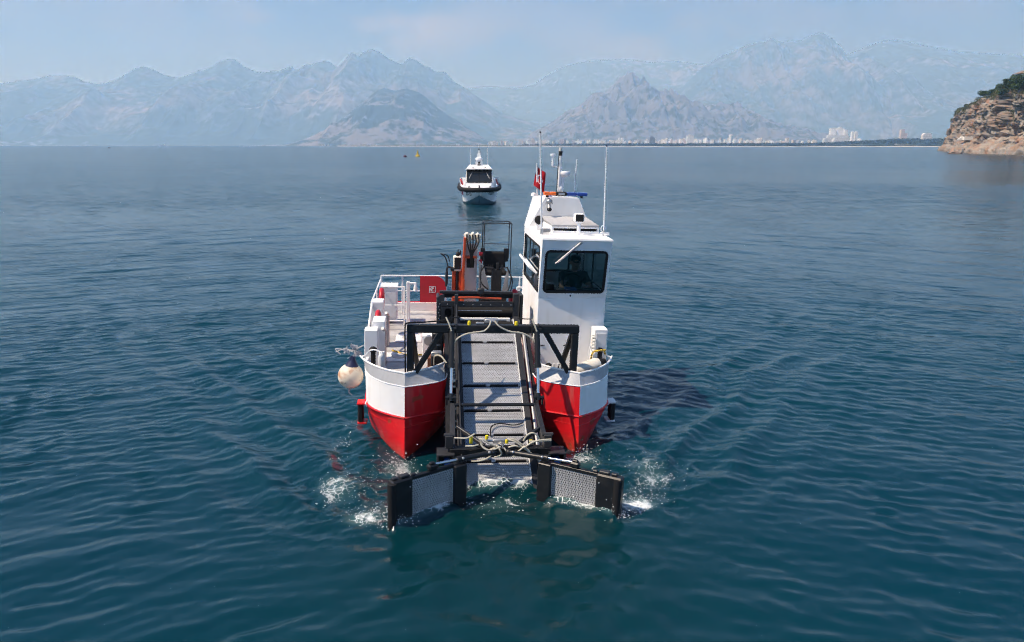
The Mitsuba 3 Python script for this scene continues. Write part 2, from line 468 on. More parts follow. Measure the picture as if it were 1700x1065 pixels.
def leaf_mat(name, a, b, lam):
    def fn(p, n, uv):
        return mix(a, b, smoothstep(0.35, 0.68, fbm(p.x / lam, p.y / lam, p.z / lam, 3)))
    return mat(name, proc(fn), 0.7, 0.25)


leaf_mat('wood_leaves', (0.020, 0.036, 0.022), (0.045, 0.062, 0.032), 30.0)
leaf_mat('dark_leaves', (0.022, 0.045, 0.016), (0.060, 0.095, 0.030), 4.0)
leaf_mat('olive_leaves', (0.050, 0.065, 0.028), (0.110, 0.115, 0.055), 5.0)
mat('bark', worn((0.12, 0.085, 0.06), (0.06, 0.045, 0.035), 0.6, 1.0), 0.9, 0.1)

# the wood along the shore, read as one mass
cs, rs = [], []
for k in range(2600):
    u = 860 + 720 * rt.random() ** 0.62
    b = np.clip((u - 1300) / 120, 0, 1)
    inland = 75 + (60 + 240 * b) * rt.random()
    d = float(shore_d(u)) + inland
    r = 3.4 + 4.2 * rt.random()
    cs.append([at_px(u, d), d, float(land_z(u, inland - 70)) + r * 0.75 + 2.5 * rt.random()])
    rs.append(r)
ent('shoreline_wood', leaves(cs, rs, 26, 2.6, np.random.default_rng(5)), 'wood_leaves')
tag('shoreline_wood', 'low dark green wood behind the far beach', 'wood', kind='stuff')

# ---- headland ---------------------------------------------------------------------
BASE = np.array([[420, 250], [352, 320], [310, 372], [292, 418], [288, 455], [318, 515], [346, 572], [372, 625], [398, 680], [416, 716], [440, 748], [500, 770], [580, 750]], float)
ns, nt = 820, 130
BASE[:, 0] += 18.5
bc = curve(np.column_stack([BASE, np.zeros(len(BASE))]), ns)[:, :2]
tg = np.gradient(bc, axis=0)
tg /= np.linalg.norm(tg, axis=1, keepdims=True)
nr = np.column_stack([-tg[:, 1], tg[:, 0]])       # out to sea
if (nr[ns // 2] @ np.array([-1, 0])) < 0:
    nr = -nr
top = np.interp(bc[:, 1] + (bc[:, 0] > 425) * 60, [250, 420, 470, 520, 570, 620, 660, 700, 730, 800], [37, 37, 38, 38, 38, 38, 37, 35, 33, 27])
tt = np.linspace(0, 1, nt)
prof_out = np.interp(tt, [0, .05, .10, .16, .45, .70, .78, .84, 1.0], [10, 8, 5.5, 2.0, 0.6, -.6, -2.0, -9, -75])
prof_z = np.interp(tt, [0, .05, .10, .16, .45, .70, .78, .84, 1.0], [-3, 1.2, .10 * 30, .2 * 30, .55 * 30, .88 * 30, 30, 31, 34]) / 30.0
s_len = np.concatenate([[0], np.cumsum(np.linalg.norm(np.diff(bc, axis=0), axis=1))])
SS, ZZ = np.meshgrid(s_len, np.arange(nt), indexing='ij')
zz = top[:, None] * prof_z[None, :]
P3 = np.stack([bc[:, 0][:, None] + nr[:, 0][:, None] * prof_out, bc[:, 1][:, None] + nr[:, 1][:, None] * prof_out, zz], -1)
q = np.stack([SS, zz * 0.45, prof_out[None, :] * np.ones_like(SS) * .3], -1)
big = ridged(q / 27.0, 3, 31) - 0.5
mid = ridged(np.stack([SS / 7.0, zz / 11.0, zz * 0], -1), 4, 41) - 0.5
cell = meshkit.noise(np.stack([SS / 2.6 + meshkit.noise(q / 4, 3) * 2, zz / 2.0, zz * 0], -1), 7)
fine = meshkit.fbm(np.stack([SS / 1.6, zz / 1.3, zz * 0], -1), 3, 51) - 0.5
face = np.interp(tt, [0, .05, .2, .75, .86, 1], [.6, .85, 1, 1, .35, .1])[None, :]
cleft = np.zeros_like(SS)
for y0_, y1_, dp in ((432, 494, 19), (560, 622, 15), (640, 668, 8), (385, 412, 10), (520, 540, 6)):
    i0, i1 = [np.argmin(np.abs(bc[:, 1] - yc) + (bc[:, 0] > 432) * 1e4) for yc in (y0_, y1_)]
    sh = (meshkit.fbm(np.stack([zz / 9, zz * 0 + y0_, zz * 0], -1), 3, 4) - .5) * 7
    cleft -= dp / (1 + np.exp(-(SS - (s_len[i0] * .6 + s_len[i1] * .4) + sh) / 6.0)) / (1 + np.exp((SS - s_len[i1] + sh) / 2.6)) * np.clip((zz - 3) / 5, 0, 1)
crag = ridged(np.stack([SS / 2.6 + zz / 9, zz / 4.2, zz * 0], -1), 3, 71) - 0.5
disp = face * (cleft + big * 13.0 + mid * 7.0 + crag * 3.4 + (cell - .5) * 2.0 + fine * 1.8)
P3[..., 0] += nr[:, 0][:, None] * disp
P3[..., 1] += nr[:, 1][:, None] * disp
P3[..., 2] += face * (fine * 1.5 + (mid * 2.0)) * (zz > 1)
for sc_, am, sd_ in ((6.5, 4.2, 81), (2.6, 2.4, 91), (1.1, 1.0, 101)):
    w3 = np.stack([ridged(P3 * [1 / sc_, 1 / sc_, .62 / sc_] + 17.0 * c3, 2, sd_ + c3) - .5 for c3 in range(3)], -1)
    P3 += w3 * am * [1, 1, .6] * np.clip((zz - .5) / 3, 0.25, 1)[..., None] * np.maximum(face, .2)[..., None]


def cliff_color(p, n, uv):
    a = fbm(p.x / 9.0, p.y / 9.0, p.z / 6.0, 4)
    b = fbm(p.x / 2.2, p.y / 2.2, p.z / 4.5, 3)
    c = mix((0.255, 0.19, 0.148), (0.30, 0.27, 0.235), smoothstep(0.40, 0.62, a))
    c = mix(c, (0.30, 0.165, 0.105), smoothstep(0.55, 0.72, fbm(p.x / 5.0, p.y / 5.0, p.z / 8.0 + 7.0, 3)) * 0.8)
    c = mix(c, (0.20, 0.19, 0.175), smoothstep(0.48, 0.68, b) * 0.8)
    green = smoothstep(0.55, 0.8, n.z + (a - 0.5) * 0.7) * smoothstep(13.0, 20.0, p.z)
    return mix(c, (0.060, 0.072, 0.032), green * 0.9)


ent('headland', grid_mesh(P3), mat('cliff_rock', proc(cliff_color), 0.95, 0.1), smooth=50)
tag('headland', kind='structure')
rk = np.random.default_rng(8)
# green cover: bushes on the rim and in the gullies, one mass
cs, rs = [], []
for k in range(2000):
    i = rk.integers(90, ns - 60)
    j = int(rk.choice([rk.integers(92, 127), rk.integers(90, 108), rk.integers(34, 92)], p=[.38, .38, .24]))
    if j < 90 and cleft[i, j] > -4 and rk.random() < .93:
        continue
    p = P3[i, j]
    r = 1.0 + 1.8 * rk.random()
    cs.append(p + [0, 0, r * .5])
    rs.append(r)
ent('clifftop_scrub', leaves(cs, rs, 40, .55, rk), 'olive_leaves')
tag('clifftop_scrub', 'green scrub covering the rim and ledges of the headland', 'scrub', kind='stuff')


def tree(name, label, base, h, spread, rng, leaf='dark_leaves', umbrella=False, group=None, n=9):
    k = thing(name, label, 'tree', group)
    base = np.asarray(base, float)
    lean = np.array([rng.normal() * .06 * h, rng.normal() * .06 * h, 0])
    tr = [tube(curve([base - [0, 0, 1], base + lean * .4 + [0, 0, h * .35], base + lean + [0, 0, h * .72]], 6), np.linspace(h * .035, h * .014, 6), 6)]
    cc, rr = [], []
    for q_ in range(n):
        a = rng.random() * 6.283
        rad = spread * (.25 + .6 * rng.random())
        z = h * ((.80 + .12 * rng.random()) if umbrella else (.42 + .45 * rng.random()))
        c = base + lean + [rad * math.cos(a), rad * math.sin(a), z]
        cc.append(c)
        rr.append(spread * (.36 + .22 * rng.random()))
        tr.append(tube([base + lean * .8 + [0, 0, h * .5], c], [h * .012, h * .005], 4))
    ent(k + '__trunk', cat(*tr), 'bark')
    ent(k + '__crown', leaves(cc, rr, 230, .50, rng, .62 if umbrella else .85), leaf)
    return k


def palm(label, base, h, rng):
    k = thing('palm_tree', label, 'tree')
    base = np.asarray(base, float)
    ent(k + '__trunk', tube([base - [0, 0, 1], base + [0.3, 0, h * .5], base + [.2, 0, h]], [.28, .22, .2], 7), 'bark')
    fr = []
    for q_ in range(22):
        a, up = rng.random() * 6.283, rng.random() * 1.2 - .35
        d = np.array([math.cos(a), math.sin(a), 0])
        pts = curve([base + [.2, 0, h], base + [.2, 0, h] + d * 1.3 + [0, 0, .9 * up + .5], base + [.2, 0, h] + d * 2.6 + [0, 0, 1.1 * up - .6]], 7)
        w = np.cross(d, [0, 0, 1.0])
        sp = np.array([.08, .30, .36, .34, .28, .18, .03])[:, None] * w
        fr.append(grid_mesh(np.stack([pts - sp - [0, 0, .10], pts, pts + sp - [0, 0, .10]], 1)))
    ent(k + '__crown', cat(*fr), 'dark_leaves')


def on_cliff(u, i_hint, j):
    """The point of the headland's rim (row j) nearest to a bearing."""
    cand = P3[90:ns - 90, min(j + 9, nt - 4)]
    uu = 850 + FL * cand[:, 0] / (cand[:, 1] * 0.971 - (cand[:, 2] - 5) * 0.2394)
    ok = (cand[:, 1] > 400) & (cand[:, 1] < 740)
    i = np.argmin(np.abs(uu - u) + (~ok) * 1e6)
    return cand[i]


tree('umbrella_pine', 'umbrella pine with a rounded dark crown above the small white house', on_cliff(1634, 0, 83) + [0, 0, 1], 9.0, 4.8, np.random.default_rng(1), umbrella=True, n=12)
TREES = [(1666, 96, 8.5, 5.0, 'tall dark tree behind the rim, second from the palm'), (1678, 98, 9.5, 5.5, 'big round green tree standing back from the rim, under the highest crown'), (1692, 98, 10.5, 6.0, 'highest green crown on the headland'), (1652, 94, 9, 4.4, 'green tree between the umbrella pine and the palm'),
         (1686, 88, 9, 4.6, 'thick green tree covering the rim below the highest crown'), (1699, 86, 9, 4.8, 'thick dark tree hanging over the rim at the picture edge'), (1662, 90, 9, 4.0, 'dense dark green tree on the rim, left of the tallest clump'), (1673, 92, 10, 4.4, 'broad dark green tree below the palm on the cliff top'), (1684, 94, 12, 4.6, 'tallest leafy green tree on the cliff top'),
         (1696, 92, 10, 4.2, 'dark green tree at the right edge of the picture on the cliff'), (1655, 88, 6, 3.2, 'small bushy tree leaning over the cleft in the cliff'), (1646, 90, 6.5, 3.0, 'rounded green tree just right of the umbrella pine'),
         (1606, 88, 5.5, 2.8, 'low dark tree on the lower step of the headland'), (1590, 86, 4.5, 2.6, 'wind-bent bush tree near the tip of the headland'), (1690, 84, 7, 3.8, 'dense green tree hanging over the cliff face at the right'), (1668, 84, 6, 3.4, 'green tree growing from the rim above the dark cleft')]
for k, (u, j, h, sp_, lb) in enumerate(TREES):
    tree('cliff_tree', lb, on_cliff(u, 0, j), h, sp_, np.random.default_rng(30 + k), leaf='dark_leaves' if k % 3 else 'dark_leaves')
palm('palm with a ragged crown standing above the trees on the cliff', on_cliff(1664, 0, 92) + [0, 0, 3], 7.0, np.random.default_rng(77))
pc = on_cliff(1620, 0, 83) + [0, 0, 1.6]
hk_ = thing('cliff_house', 'small white house under the umbrella pine on the headland', 'house')
ent(hk_ + '__wall', cbox(pc + [-3.2, -2, -1.5], pc + [3.2, 4, 3.6], .05), 'white_wall' if 'white_wall' in scene else mat('white_wall', (0.74, 0.73, 0.70), 0.8, 0.2))
ent(hk_ + '__roof', cbox(pc + [-3.6, -2.4, 3.62], pc + [3.6, 4.4, 4.0], .05), 'white_wall')
for dx in (-1.9, 0.2, 2.0):
    ent(hk_ + '__window', cbox(pc + [dx - .45, -2.06, .8], pc + [dx + .45, -1.98, 2.2], .01), 'cabin_dark' if 'cabin_dark' in scene else mat('dark_pane', (0.05, 0.06, 0.07), 0.3, 0.5))
pc = on_cliff(1700, 0, 96) + [4, 8, 2]
ck = thing('pavilion', 'brown pavilion roof at the right edge above the cliff trees', 'house')
mat('roof_brown', worn((0.20, 0.15, 0.12), (0.10, 0.08, 0.07), 0.5, 0.8), 0.9, 0.1)
ent(ck + '__roof', hull([pc + [-6, -4, 9.2], pc + [6, -4, 9.2], pc + [-6, 4, 9.2], pc + [6, 4, 9.2], pc + [-1, 0, 11.6], pc + [1, 0, 11.6]]), 'roof_brown')
for dx, dy in ((-5, -3.4), (5, -3.4), (-5, 3.4), (5, 3.4)):
    ent(ck + '__post', cyl(pc + [dx, dy, -1], pc + [dx, dy, 9.2], .2, 6), 'bark')
# rocks at the foot, one by one
for k, (x, y, r, lb) in enumerate([(305, 415, 2.4, 'rounded grey boulder in the water off the cliff foot at the right'), (372, 560, 2.6, 'dark boulder lying alone in the sea before the headland tip'), (330, 500, 2.0, 'pale boulder at the foot of the cliff')]):
    if k == 1:
        x, y = at_px(1588, 455), 455
    m = trimesh.creation.icosphere(subdivisions=3, radius=1)
    d = meshkit.fbm(m.vertices * 1.7 + k * 9, 4)
    m.vertices *= (0.55 + 0.9 * d)[:, None] * np.array([1.5, 1.1, .62]) * r
    m.apply_translation([x, y, .3])
    kk = thing('boulder', lb, 'boulder')
    scene[kk] = mikit.ply(m, 'cliff_rock', smooth=40)
pv = on_cliff(1607, 0, 12)
kk = thing('bathing_platform', 'pale concrete bathing platform at the foot of the headland', 'platform')
ent(kk + '__slab', cbox(pv + [-5, -3, -1], pv + [3, 3, 1.9], .15), 'white_wall')
for q_ in range(5):
    ent(kk + '__step', cbox(pv + [-6.2 - .5 * q_, -1.0, -1], pv + [-5.02 - .5 * q_, 1.0, 1.6 - .35 * q_], .03), 'white_wall')
# ------------------------------------------------------------------ the sea
rng = np.random.default_rng(11)
WAVES = []
for i in range(124):
    short = i < 90
    lam = 0.19 * (0.70 / 0.19) ** rng.random() if short else 0.70 * (3.6 / 0.70) ** rng.random()
    left = rng.random() < 0.5
    ang = math.radians((112 if left else 62) + rng.normal() * (17 if short else 13))   # travel direction from +x
    slope = ((0.027 if lam < .36 else 0.020) if short else (0.0125 if lam < 1.5 else 0.008)) * (0.6 + 0.8 * rng.random())
    WAVES.append((2 * np.pi / lam * math.cos(ang), 2 * np.pi / lam * math.sin(ang), slope * lam / (2 * np.pi), rng.random() * 6.283, left, lam))
ROUND = []
for i in range(26):
    lam = 0.24 * (0.95 / 0.24) ** rng.random()
    ang = rng.random() * 6.283
    ROUND.append((2 * np.pi / lam * math.cos(ang), 2 * np.pi / lam * math.sin(ang), 0.018 * lam / (2 * np.pi), rng.random() * 6.283))
_cw, _sw = math.cos(YAW), math.sin(YAW)


def to_boat(x, y):
    """Horizontal position in the working boat's frame (X, Y aft)."""
    dx, dy = x + 0.328, y - 10.92
    return dx * _cw + dy * _sw, -dx * _sw + dy * _cw


def near_chop(X, Y):
    """Where the boat stirs the water: along the hulls, round the gathering arms and outside them."""
    a = np.exp(-((np.abs(X) - 2.5) / 1.1) ** 2) * (1 / (1 + np.exp(-(Y + 1.6) / 0.35)))
    b = np.exp(-((np.abs(X) - 2.3) / 0.8) ** 2 - ((Y + 1.5) / 0.9) ** 2)
    return np.clip(a * np.exp(-np.maximum(Y, 0) / 12) + b, 0, 1)


def sea_height(x, y):
    z = np.zeros_like(x)
    wl = 1 / (1 + np.exp((x + 0.3) / 1.6))
    r = np.hypot(x, y - 8)
    fade = np.clip(1.0 - (r - 34) / 40, 0, 1)
    zs = np.zeros_like(x)
    for kx, ky, a, ph, left, lam in WAVES:
        w = (0.25 + 0.9 * wl) if left else (0.25 + 0.9 * (1 - wl))
        s = w * a * np.sin(kx * x + ky * y + ph)
        if lam < 0.70:
            zs += s
        else:
            z += s
    patch = meshkit.fbm(np.stack([x / 3.2, y / 3.2, x * 0], -1), 3, seed=5)
    patch2 = meshkit.fbm(np.stack([x / 1.3, y / 2.2, x * 0], -1), 3, seed=15)
    z = z * (0.55 + 0.9 * patch) + zs * (0.30 + 1.6 * np.clip(patch2 - .2, 0, 1)) * (1.0 - 0.62 * np.clip((r - 10) / 20, 0, 1))
    z = (z + 6.0 * z * np.abs(z)) * fade
    X, Y = to_boat(x, y)
    # smooth rounded water just ahead of the boat
    calm = np.exp(-((X - 0.05) / 2.1) ** 4 - ((Y + 4.0) / 2.1) ** 4)
    z *= 1 - 0.85 * calm
    zr = np.zeros_like(x)
    for kx, ky, a, ph in ROUND:
        zr += a * np.sin(kx * x + ky * y + ph)
    z += zr * np.minimum(1, calm * 1.3) * 1.9
    # diverging wake ridges on both sides
    for s in (-1, 1):
        u = s * X - 1.9
        th = math.radians(34 if s < 0 else 43)
        d = u * math.cos(th) - (Y + 1.5) * math.sin(th)
        along = u * math.sin(th) + (Y + 1.5) * math.cos(th)
        env = np.exp(-((d + 0.2) / 1.9) ** 2) * np.clip(along / 1.2, 0, 1) * np.exp(-np.maximum(along - 3, 0) / 8)
        wob = meshkit.fbm(np.stack([x / 1.7, y / 1.7, x * 0 + s], -1), 3, seed=8)
        brk = meshkit.fbm(np.stack([along / 1.4, d / .8, x * 0 + 5 + s], -1), 2, seed=18)
        c = np.sin(2 * np.pi * (d / 0.95 + 0.8 * wob))
        z += env * 0.050 * (0.35 + 1.1 * brk) * (c + .35 * c * c) * np.clip((u + .6) / .8, 0, 1)
    # short chop where the hulls and arms stir the water
    ch = near_chop(X, Y)
    n1 = 1 - np.abs(2 * meshkit.fbm(np.stack([x / .34, y / .34, x * 0], -1), 4, seed=61) - 1)
    z += ch * (n1 - .75) * 0.085
    # bow wave climbing the arms and the foot of the ramp
    z += 0.10 * np.exp(-(X / .52) ** 4 - ((Y + 1.15) / .22) ** 2) * (0.6 + .8 * n1)
    for s in (-1, 1):
        hx, hy, ex, ey = s * .62, -1.57, s * .78, -.49
        ln = math.hypot(ex, ey)
        t = ((X - hx) * ex + (Y - hy) * ey) / ln
        d = np.abs((X - hx) * ey - (Y - hy) * ex) / ln
        z += 0.09 * np.exp(-(d / .14) ** 2) * (t > .05) * (t < ln + .2) * (.4 + .9 * n1)
    return z


def axis_points(lo, hi, mid, base, slope, cap_at, grow):
    """Spacing grows away from mid, linearly to cap_at, then by a factor."""
    def walk(sign, end):
        p, at = [], 0.0
        d = base
        while at < abs(end - mid):
            d = base + slope * max(0, at - 9.5) if at < cap_at else d * grow
            at += d
            p.append(mid + sign * at)
        return p
    return np.array(walk(-1, lo)[::-1] + [mid] + walk(1, hi))


gx = axis_points(-60000, 60000, 0.0, 0.043, 0.0055, 48, 1.10)
gy = axis_points(-3000, 60000, 8.0, 0.036, 0.0045, 75, 1.06)
gy = gy[(gy > 3.6) | (gy < -10)]
print('sea grid', len(gx), len(gy))
xx, yy = np.meshgrid(gx, gy, indexing='ij')
sea = grid_mesh(np.stack([xx, yy, sea_height(xx, yy)], -1))


def boat_xy(p):
    dx, dy = p.x + 0.328, p.y - 10.92
    return dx * _cw + dy * _sw, dy * _cw - dx * _sw


def ripples(p, n, uv):
    x, y = p.x, p.y
    X, Y = boat_xy(p)
    c, s = 0.92, 0.39
    r2 = dr.sqrt(dr.square(x) + dr.square(y - 8.0))
    far = smoothstep(30.0, 70.0, r2)
    calm = dr.exp(-dr.square((X - 0.05) / 2.4) - dr.square((Y + 3.9) / 2.1))
    gust = 0.12 + 1.75 * smoothstep(0.32, 0.68, fbm(x / 90.0, y / 26.0, 3.0, 3))
    a = fbm((x * c - y * s) * 1.9, (x * s + y * c) * 5.6, 0.0, 3)
    b = fbm((x * c + y * s) * 1.9, (y * c - x * s) * 5.6, 9.0, 3)
    gust2 = 0.5 + 1.6 * smoothstep(0.38, 0.68, fbm(x / 4.0, y / 3.0, 6.0, 3))
    h = (a + b) * gust2 * (0.015 - 0.008 * smoothstep(8.0, 26.0, r2)) * (1 - 0.95 * calm)
    l = fbm((x * 0.98 - y * 0.17) * 0.75, (x * 0.17 + y * 0.98) * 1.5, 4.0, 3)
    m = fbm((x * 0.98 + y * 0.17) * 0.16, (y * 0.98 - x * 0.17) * 0.5, 2.0, 3)
    l = l * l * l
    return h * (0.6 + 0.4 * gust) * (1 - 0.72 * far) + far * (l * 0.085 + m * 0.022) * gust


def foam_amount(p):
    X, Y = boat_xy(p)
    ax = dr.abs(X)
    # outside the arms' ends and trailing aft of them
    o = dr.exp(-dr.square((ax - 1.95) / 0.34) - dr.square((Y + 1.85) / 0.26)) * 1.0
    o2 = dr.exp(-dr.square((ax - 2.3 - 0.18 * (Y + 1.6)) / 0.45) - dr.square((Y + 0.9) / 0.70)) * 0.74
    o3 = dr.exp(-dr.square((ax - 1.5) / 0.42) - dr.square((Y + 0.35) / 0.42)) * 0.74
    e = dr.exp(-dr.square((ax - 2.55 - 0.5 * (Y + 1.0)) / 0.16) - dr.square((Y + 1.0) / 0.9)) * 0.55
    ramp_ = dr.exp(-dr.square(dr.square(X / 0.56)) - dr.square((Y + 1.12) / 0.26)) * 1.0
    low = dr.exp(-dr.square((X + .05) / 0.55) - dr.square((Y + 1.65) / 0.35)) * 0.62
    hullside = dr.exp(-dr.square((ax - 2.35) / 0.22)) * smoothstep(-0.5, 0.3, Y) * smoothstep(9.0, 1.0, Y) * 0.42
    t = ((ax - .62) * .847 - (Y + 1.57) * .532)
    d = dr.abs((ax - .62) * .532 + (Y + 1.57) * .847)
    arm = dr.exp(-dr.square(d / .13)) * smoothstep(0.1, .2, t) * smoothstep(1.15, 1.0, t) * 0.9
    w = dr.maximum(dr.maximum(dr.maximum(o, o2), dr.maximum(o3, e)), dr.maximum(dr.maximum(ramp_, low), dr.maximum(hullside, arm)))
    wx = fbm(X * 2.2, Y * 2.2, 5.0, 2) - 0.5
    q = fbm(X * 6.0 + wx * 5, Y * 3.6, 0.0, 4)
    v1, v2, _r = voronoi(X * 13.0 + wx * 4, Y * 11.0)
    lace = smoothstep(0.20, 0.04, v2 - v1) * 0.5
    f = smoothstep(0.66, 1.02, w * 0.85 + (q - 0.5) * 1.25 + lace * w)
    return f, w


def sea_color(p, n, uv):
    deep = fbm(p.x / 9.0, p.y / 9.0, 1.0, 3)
    c = mix((0.0004, 0.027, 0.046), (0.0010, 0.037, 0.055), deep)
    X, Y = boat_xy(p)
    green = dr.exp(-dr.square(X / 2.8) - dr.square((Y + 2.2) / 4.0))
    c = mix(c, (0.0010, 0.022, 0.026), green * 0.9)
    f, w = foam_amount(p)
    c = mix(c, (0.10, 0.20, 0.20), smoothstep(0.35, 1.0, w) * 0.42)
    return mix(c, (0.74, 0.79, 0.80), f * (0.55 + 0.45 * smoothstep(0.6, 1.0, w)))


scene['sea_surface'] = dict(type='bumpmap', arbitrary=proc(ripples, eps=0.012), scale=1.0,
                            bsdf=dict(type='roughplastic', distribution='ggx', alpha=0.025, int_ior=1.40, diffuse_reflectance=proc(sea_color), nonlinear=False))
ent('water', sea, 'sea_surface', smooth=True)
tag('water', kind='structure')

# ---- drops and froth thrown up by the boat: one mass of small blobs
rf = np.random.default_rng(17)
SPLASH = [(-1.75, -1.85, .35, .22, 480, .10), (-1.45, -2.10, .25, .08, 200, .05), (1.62, -2.16, .18, .10, 230, .08), (2.0, -1.75, .38, .25, 420, .09), (-1.55, -.30, .32, .35, 420, .09), (1.50, -.25, .25, .28, 260, .09), (-2.2, -1.0, .45, .6, 300, .04), (2.35, -1.0, .5, .6, 340, .04),
          (0.0, -1.12, .42, .14, 420, .10), (-.1, -1.65, .5, .25, 200, .03), (1.0, -1.84, .32, .08, 120, .08), (-.85, -1.75, .08, .06, 60, .08), (-2.5, .9, .2, .8, 140, .03)]
ico = trimesh.creation.icosphere(subdivisions=0, radius=1.0)
cs, rs = [], []
for X, Y, sx, sy, n, up in SPLASH:
    for k in range(int(n * .5)):
        px_, py_ = X + rf.normal() * sx * .58, Y + rf.normal() * sy * .58
        wx_ = px_ * _cw - py_ * _sw - 0.328
        wy_ = px_ * _sw + py_ * _cw + 10.92
        cs.append([wx_, wy_, abs(rf.normal()) * up])
        rs.append(.003 + .008 * rf.random() ** 3)
cs, rs = np.array(cs), np.array(rs)
cs[:, 2] += sea_height(cs[:, 0], cs[:, 1]) + .004
V = (ico.vertices[None] * rs[:, None, None] * np.array([1.25, 1.0, .8]) + cs[:, None]).reshape(-1, 3)
F = (ico.faces[None] + np.arange(len(cs))[:, None, None] * len(ico.vertices)).reshape(-1, 3)
ent('spray', (V, F), mat('froth', (0.80, 0.82, 0.82), 0.35, 0.6, two=False), smooth=True)
tag('spray', 'white drops and froth round the bows and gathering arms', 'foam', kind='stuff')
# ------------------------------------------------------------------ the working boat: X to starboard of the picture, Y aft, Z up, metres
BO = np.array([-0.328, 10.92, 0.0])
_Y = np.array([-math.sin(YAW), math.cos(YAW), 0])
_X0 = np.array([math.cos(YAW), math.sin(YAW), 0])
_X = _X0 * math.cos(HEEL) - np.array([0, 0, 1]) * math.sin(HEEL)
_Z = np.array([0, 0, 1]) * math.cos(HEEL) + _X0 * math.sin(HEEL)
BM = np.eye(4)
BM[:3, 0], BM[:3, 1], BM[:3, 2], BM[:3, 3] = _X, _Y, _Z, BO


def local(p):
    q = [p.x - float(BO[0]), p.y - float(BO[1]), p.z - float(BO[2])]
    return [sum(q[i] * float(a[i]) for i in range(3)) for a in (_X, _Y, _Z)]


mat('white_paint', worn((0.82, 0.82, 0.82), (0.58, 0.56, 0.52), 0.25, 1.3, 0.22), 0.38, 0.5)
mat('grey_white_paint', worn((0.66, 0.67, 0.68), (0.45, 0.44, 0.42), 0.3, 1.6, 0.2), 0.42, 0.5)


def red_hull(p, n, uv):
    d = fbm(p.x * 1.7, p.y * 1.7, p.z * 1.7, 4)
    s = fbm(p.x * 9, p.y * 9, p.z * 0.9, 3)
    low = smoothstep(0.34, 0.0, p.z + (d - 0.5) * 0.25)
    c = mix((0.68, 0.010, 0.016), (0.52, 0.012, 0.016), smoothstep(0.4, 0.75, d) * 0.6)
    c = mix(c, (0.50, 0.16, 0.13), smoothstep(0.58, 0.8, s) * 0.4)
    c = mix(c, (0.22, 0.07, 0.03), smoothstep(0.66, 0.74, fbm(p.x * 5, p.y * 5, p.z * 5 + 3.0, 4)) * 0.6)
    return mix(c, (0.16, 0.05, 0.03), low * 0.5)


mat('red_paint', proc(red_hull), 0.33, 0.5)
mat('bright_red', worn((0.50, 0.016, 0.03), (0.35, 0.03, 0.03), 0.3, 3.0), 0.4, 0.5)
mat('grey_band_paint', worn((0.36, 0.38, 0.41), (0.26, 0.26, 0.26), 0.35, 1.8, 0.2), 0.45, 0.5)
mat('deck_grey', worn((0.40, 0.40, 0.405), (0.22, 0.21, 0.20), 0.6, 2.2), 0.7, 0.3)
mat('black_paint', worn((0.009, 0.010, 0.012), (0.04, 0.038, 0.036), 0.3, 4.0), 0.42, 0.45)
mat('dark_frame', worn((0.022, 0.024, 0.029), (0.07, 0.065, 0.06), 0.3, 4.0), 0.45, 0.45)
mat('black_rubber', (0.012, 0.012, 0.013), 0.7, 0.3)
mat('chrome_rod', (0.75, 0.75, 0.76), 0.18, 0.5, metallic=1.0)
mat('bare_metal', (0.46, 0.46, 0.47), 0.42, 0.5, metallic=0.8)
mat('hose_beige', worn((0.50, 0.47, 0.38), (0.25, 0.23, 0.19), 0.35, 12.0), 0.55, 0.4)
mat('yellow_cap', (0.75, 0.60, 0.02), 0.4, 0.5)
mat('orange_paint', worn((0.46, 0.065, 0.02), (0.26, 0.06, 0.03), 0.5, 6.0), 0.4, 0.5)
mat('boom_pink', worn((0.50, 0.43, 0.42), (0.30, 0.22, 0.20), 0.45, 5.0), 0.5, 0.4)
mat('blue_plastic', (0.03, 0.12, 0.42), 0.4, 0.5)
mat('pale_pvc', worn((0.66, 0.63, 0.55), (0.42, 0.36, 0.28), 0.4, 6.0), 0.5, 0.4)
mat('wood_brown', worn((0.20, 0.085, 0.05), (0.10, 0.05, 0.04), 0.4, 5.0), 0.6, 0.3)
mat('cabin_dark', (0.05, 0.05, 0.055), 0.7, 0.3)
scene['window_glass'] = dict(type='thindielectric', int_ior=1.5, specular_transmittance=rgb(0.30, 0.37, 0.39), specular_reflectance=rgb(1, 1, 1))


def perforated(u, v, pitch, base, hole, r):
    """Punched sheet: rows of holes set half a pitch apart."""
    row = dr.floor(v / pitch)
    a = u / pitch + 0.5 * (row - 2 * dr.floor(row * 0.5))
    fx, fy = a - dr.floor(a) - 0.5, v / pitch - row - 0.5
    d = dr.sqrt(fx * fx + fy * fy)
    return smoothstep(r + 0.08, r - 0.08, d)


def belt_color(p, n, uv):
    x, y, z = local(p)
    s = (y * 0.862 + z * 0.506)
    h = perforated(x, s, 0.030, 0, 0, 0.30)
    wear = fbm(x * 3, s * 5, 0.0, 3)
    c = mix((0.45, 0.47, 0.50), (0.33, 0.34, 0.35), smoothstep(0.35, 0.75, wear) * 0.7)
    return mix(c, (0.13, 0.13, 0.14), h)


def belt_relief(p, n, uv):
    x, y, z = local(p)
    s = (y * 0.862 + z * 0.506) / 0.060
    f = s - dr.floor(s)
    return smoothstep(0.0, 0.12, f) * smoothstep(0.24, 0.12, f)


scene['belt_steel'] = dict(type='twosided', bsdf=dict(type='bumpmap', arbitrary=proc(belt_relief, eps=0.003), scale=0.006,
                           bsdf=dict(type='principled', base_color=proc(belt_color), roughness=0.5, metallic=0.15, specular=0.5)))

SK = tag('skimmer_boat', 'white and red twin-hulled harbour cleaning boat heading towards the viewer with its ramp lowered', 'boat')


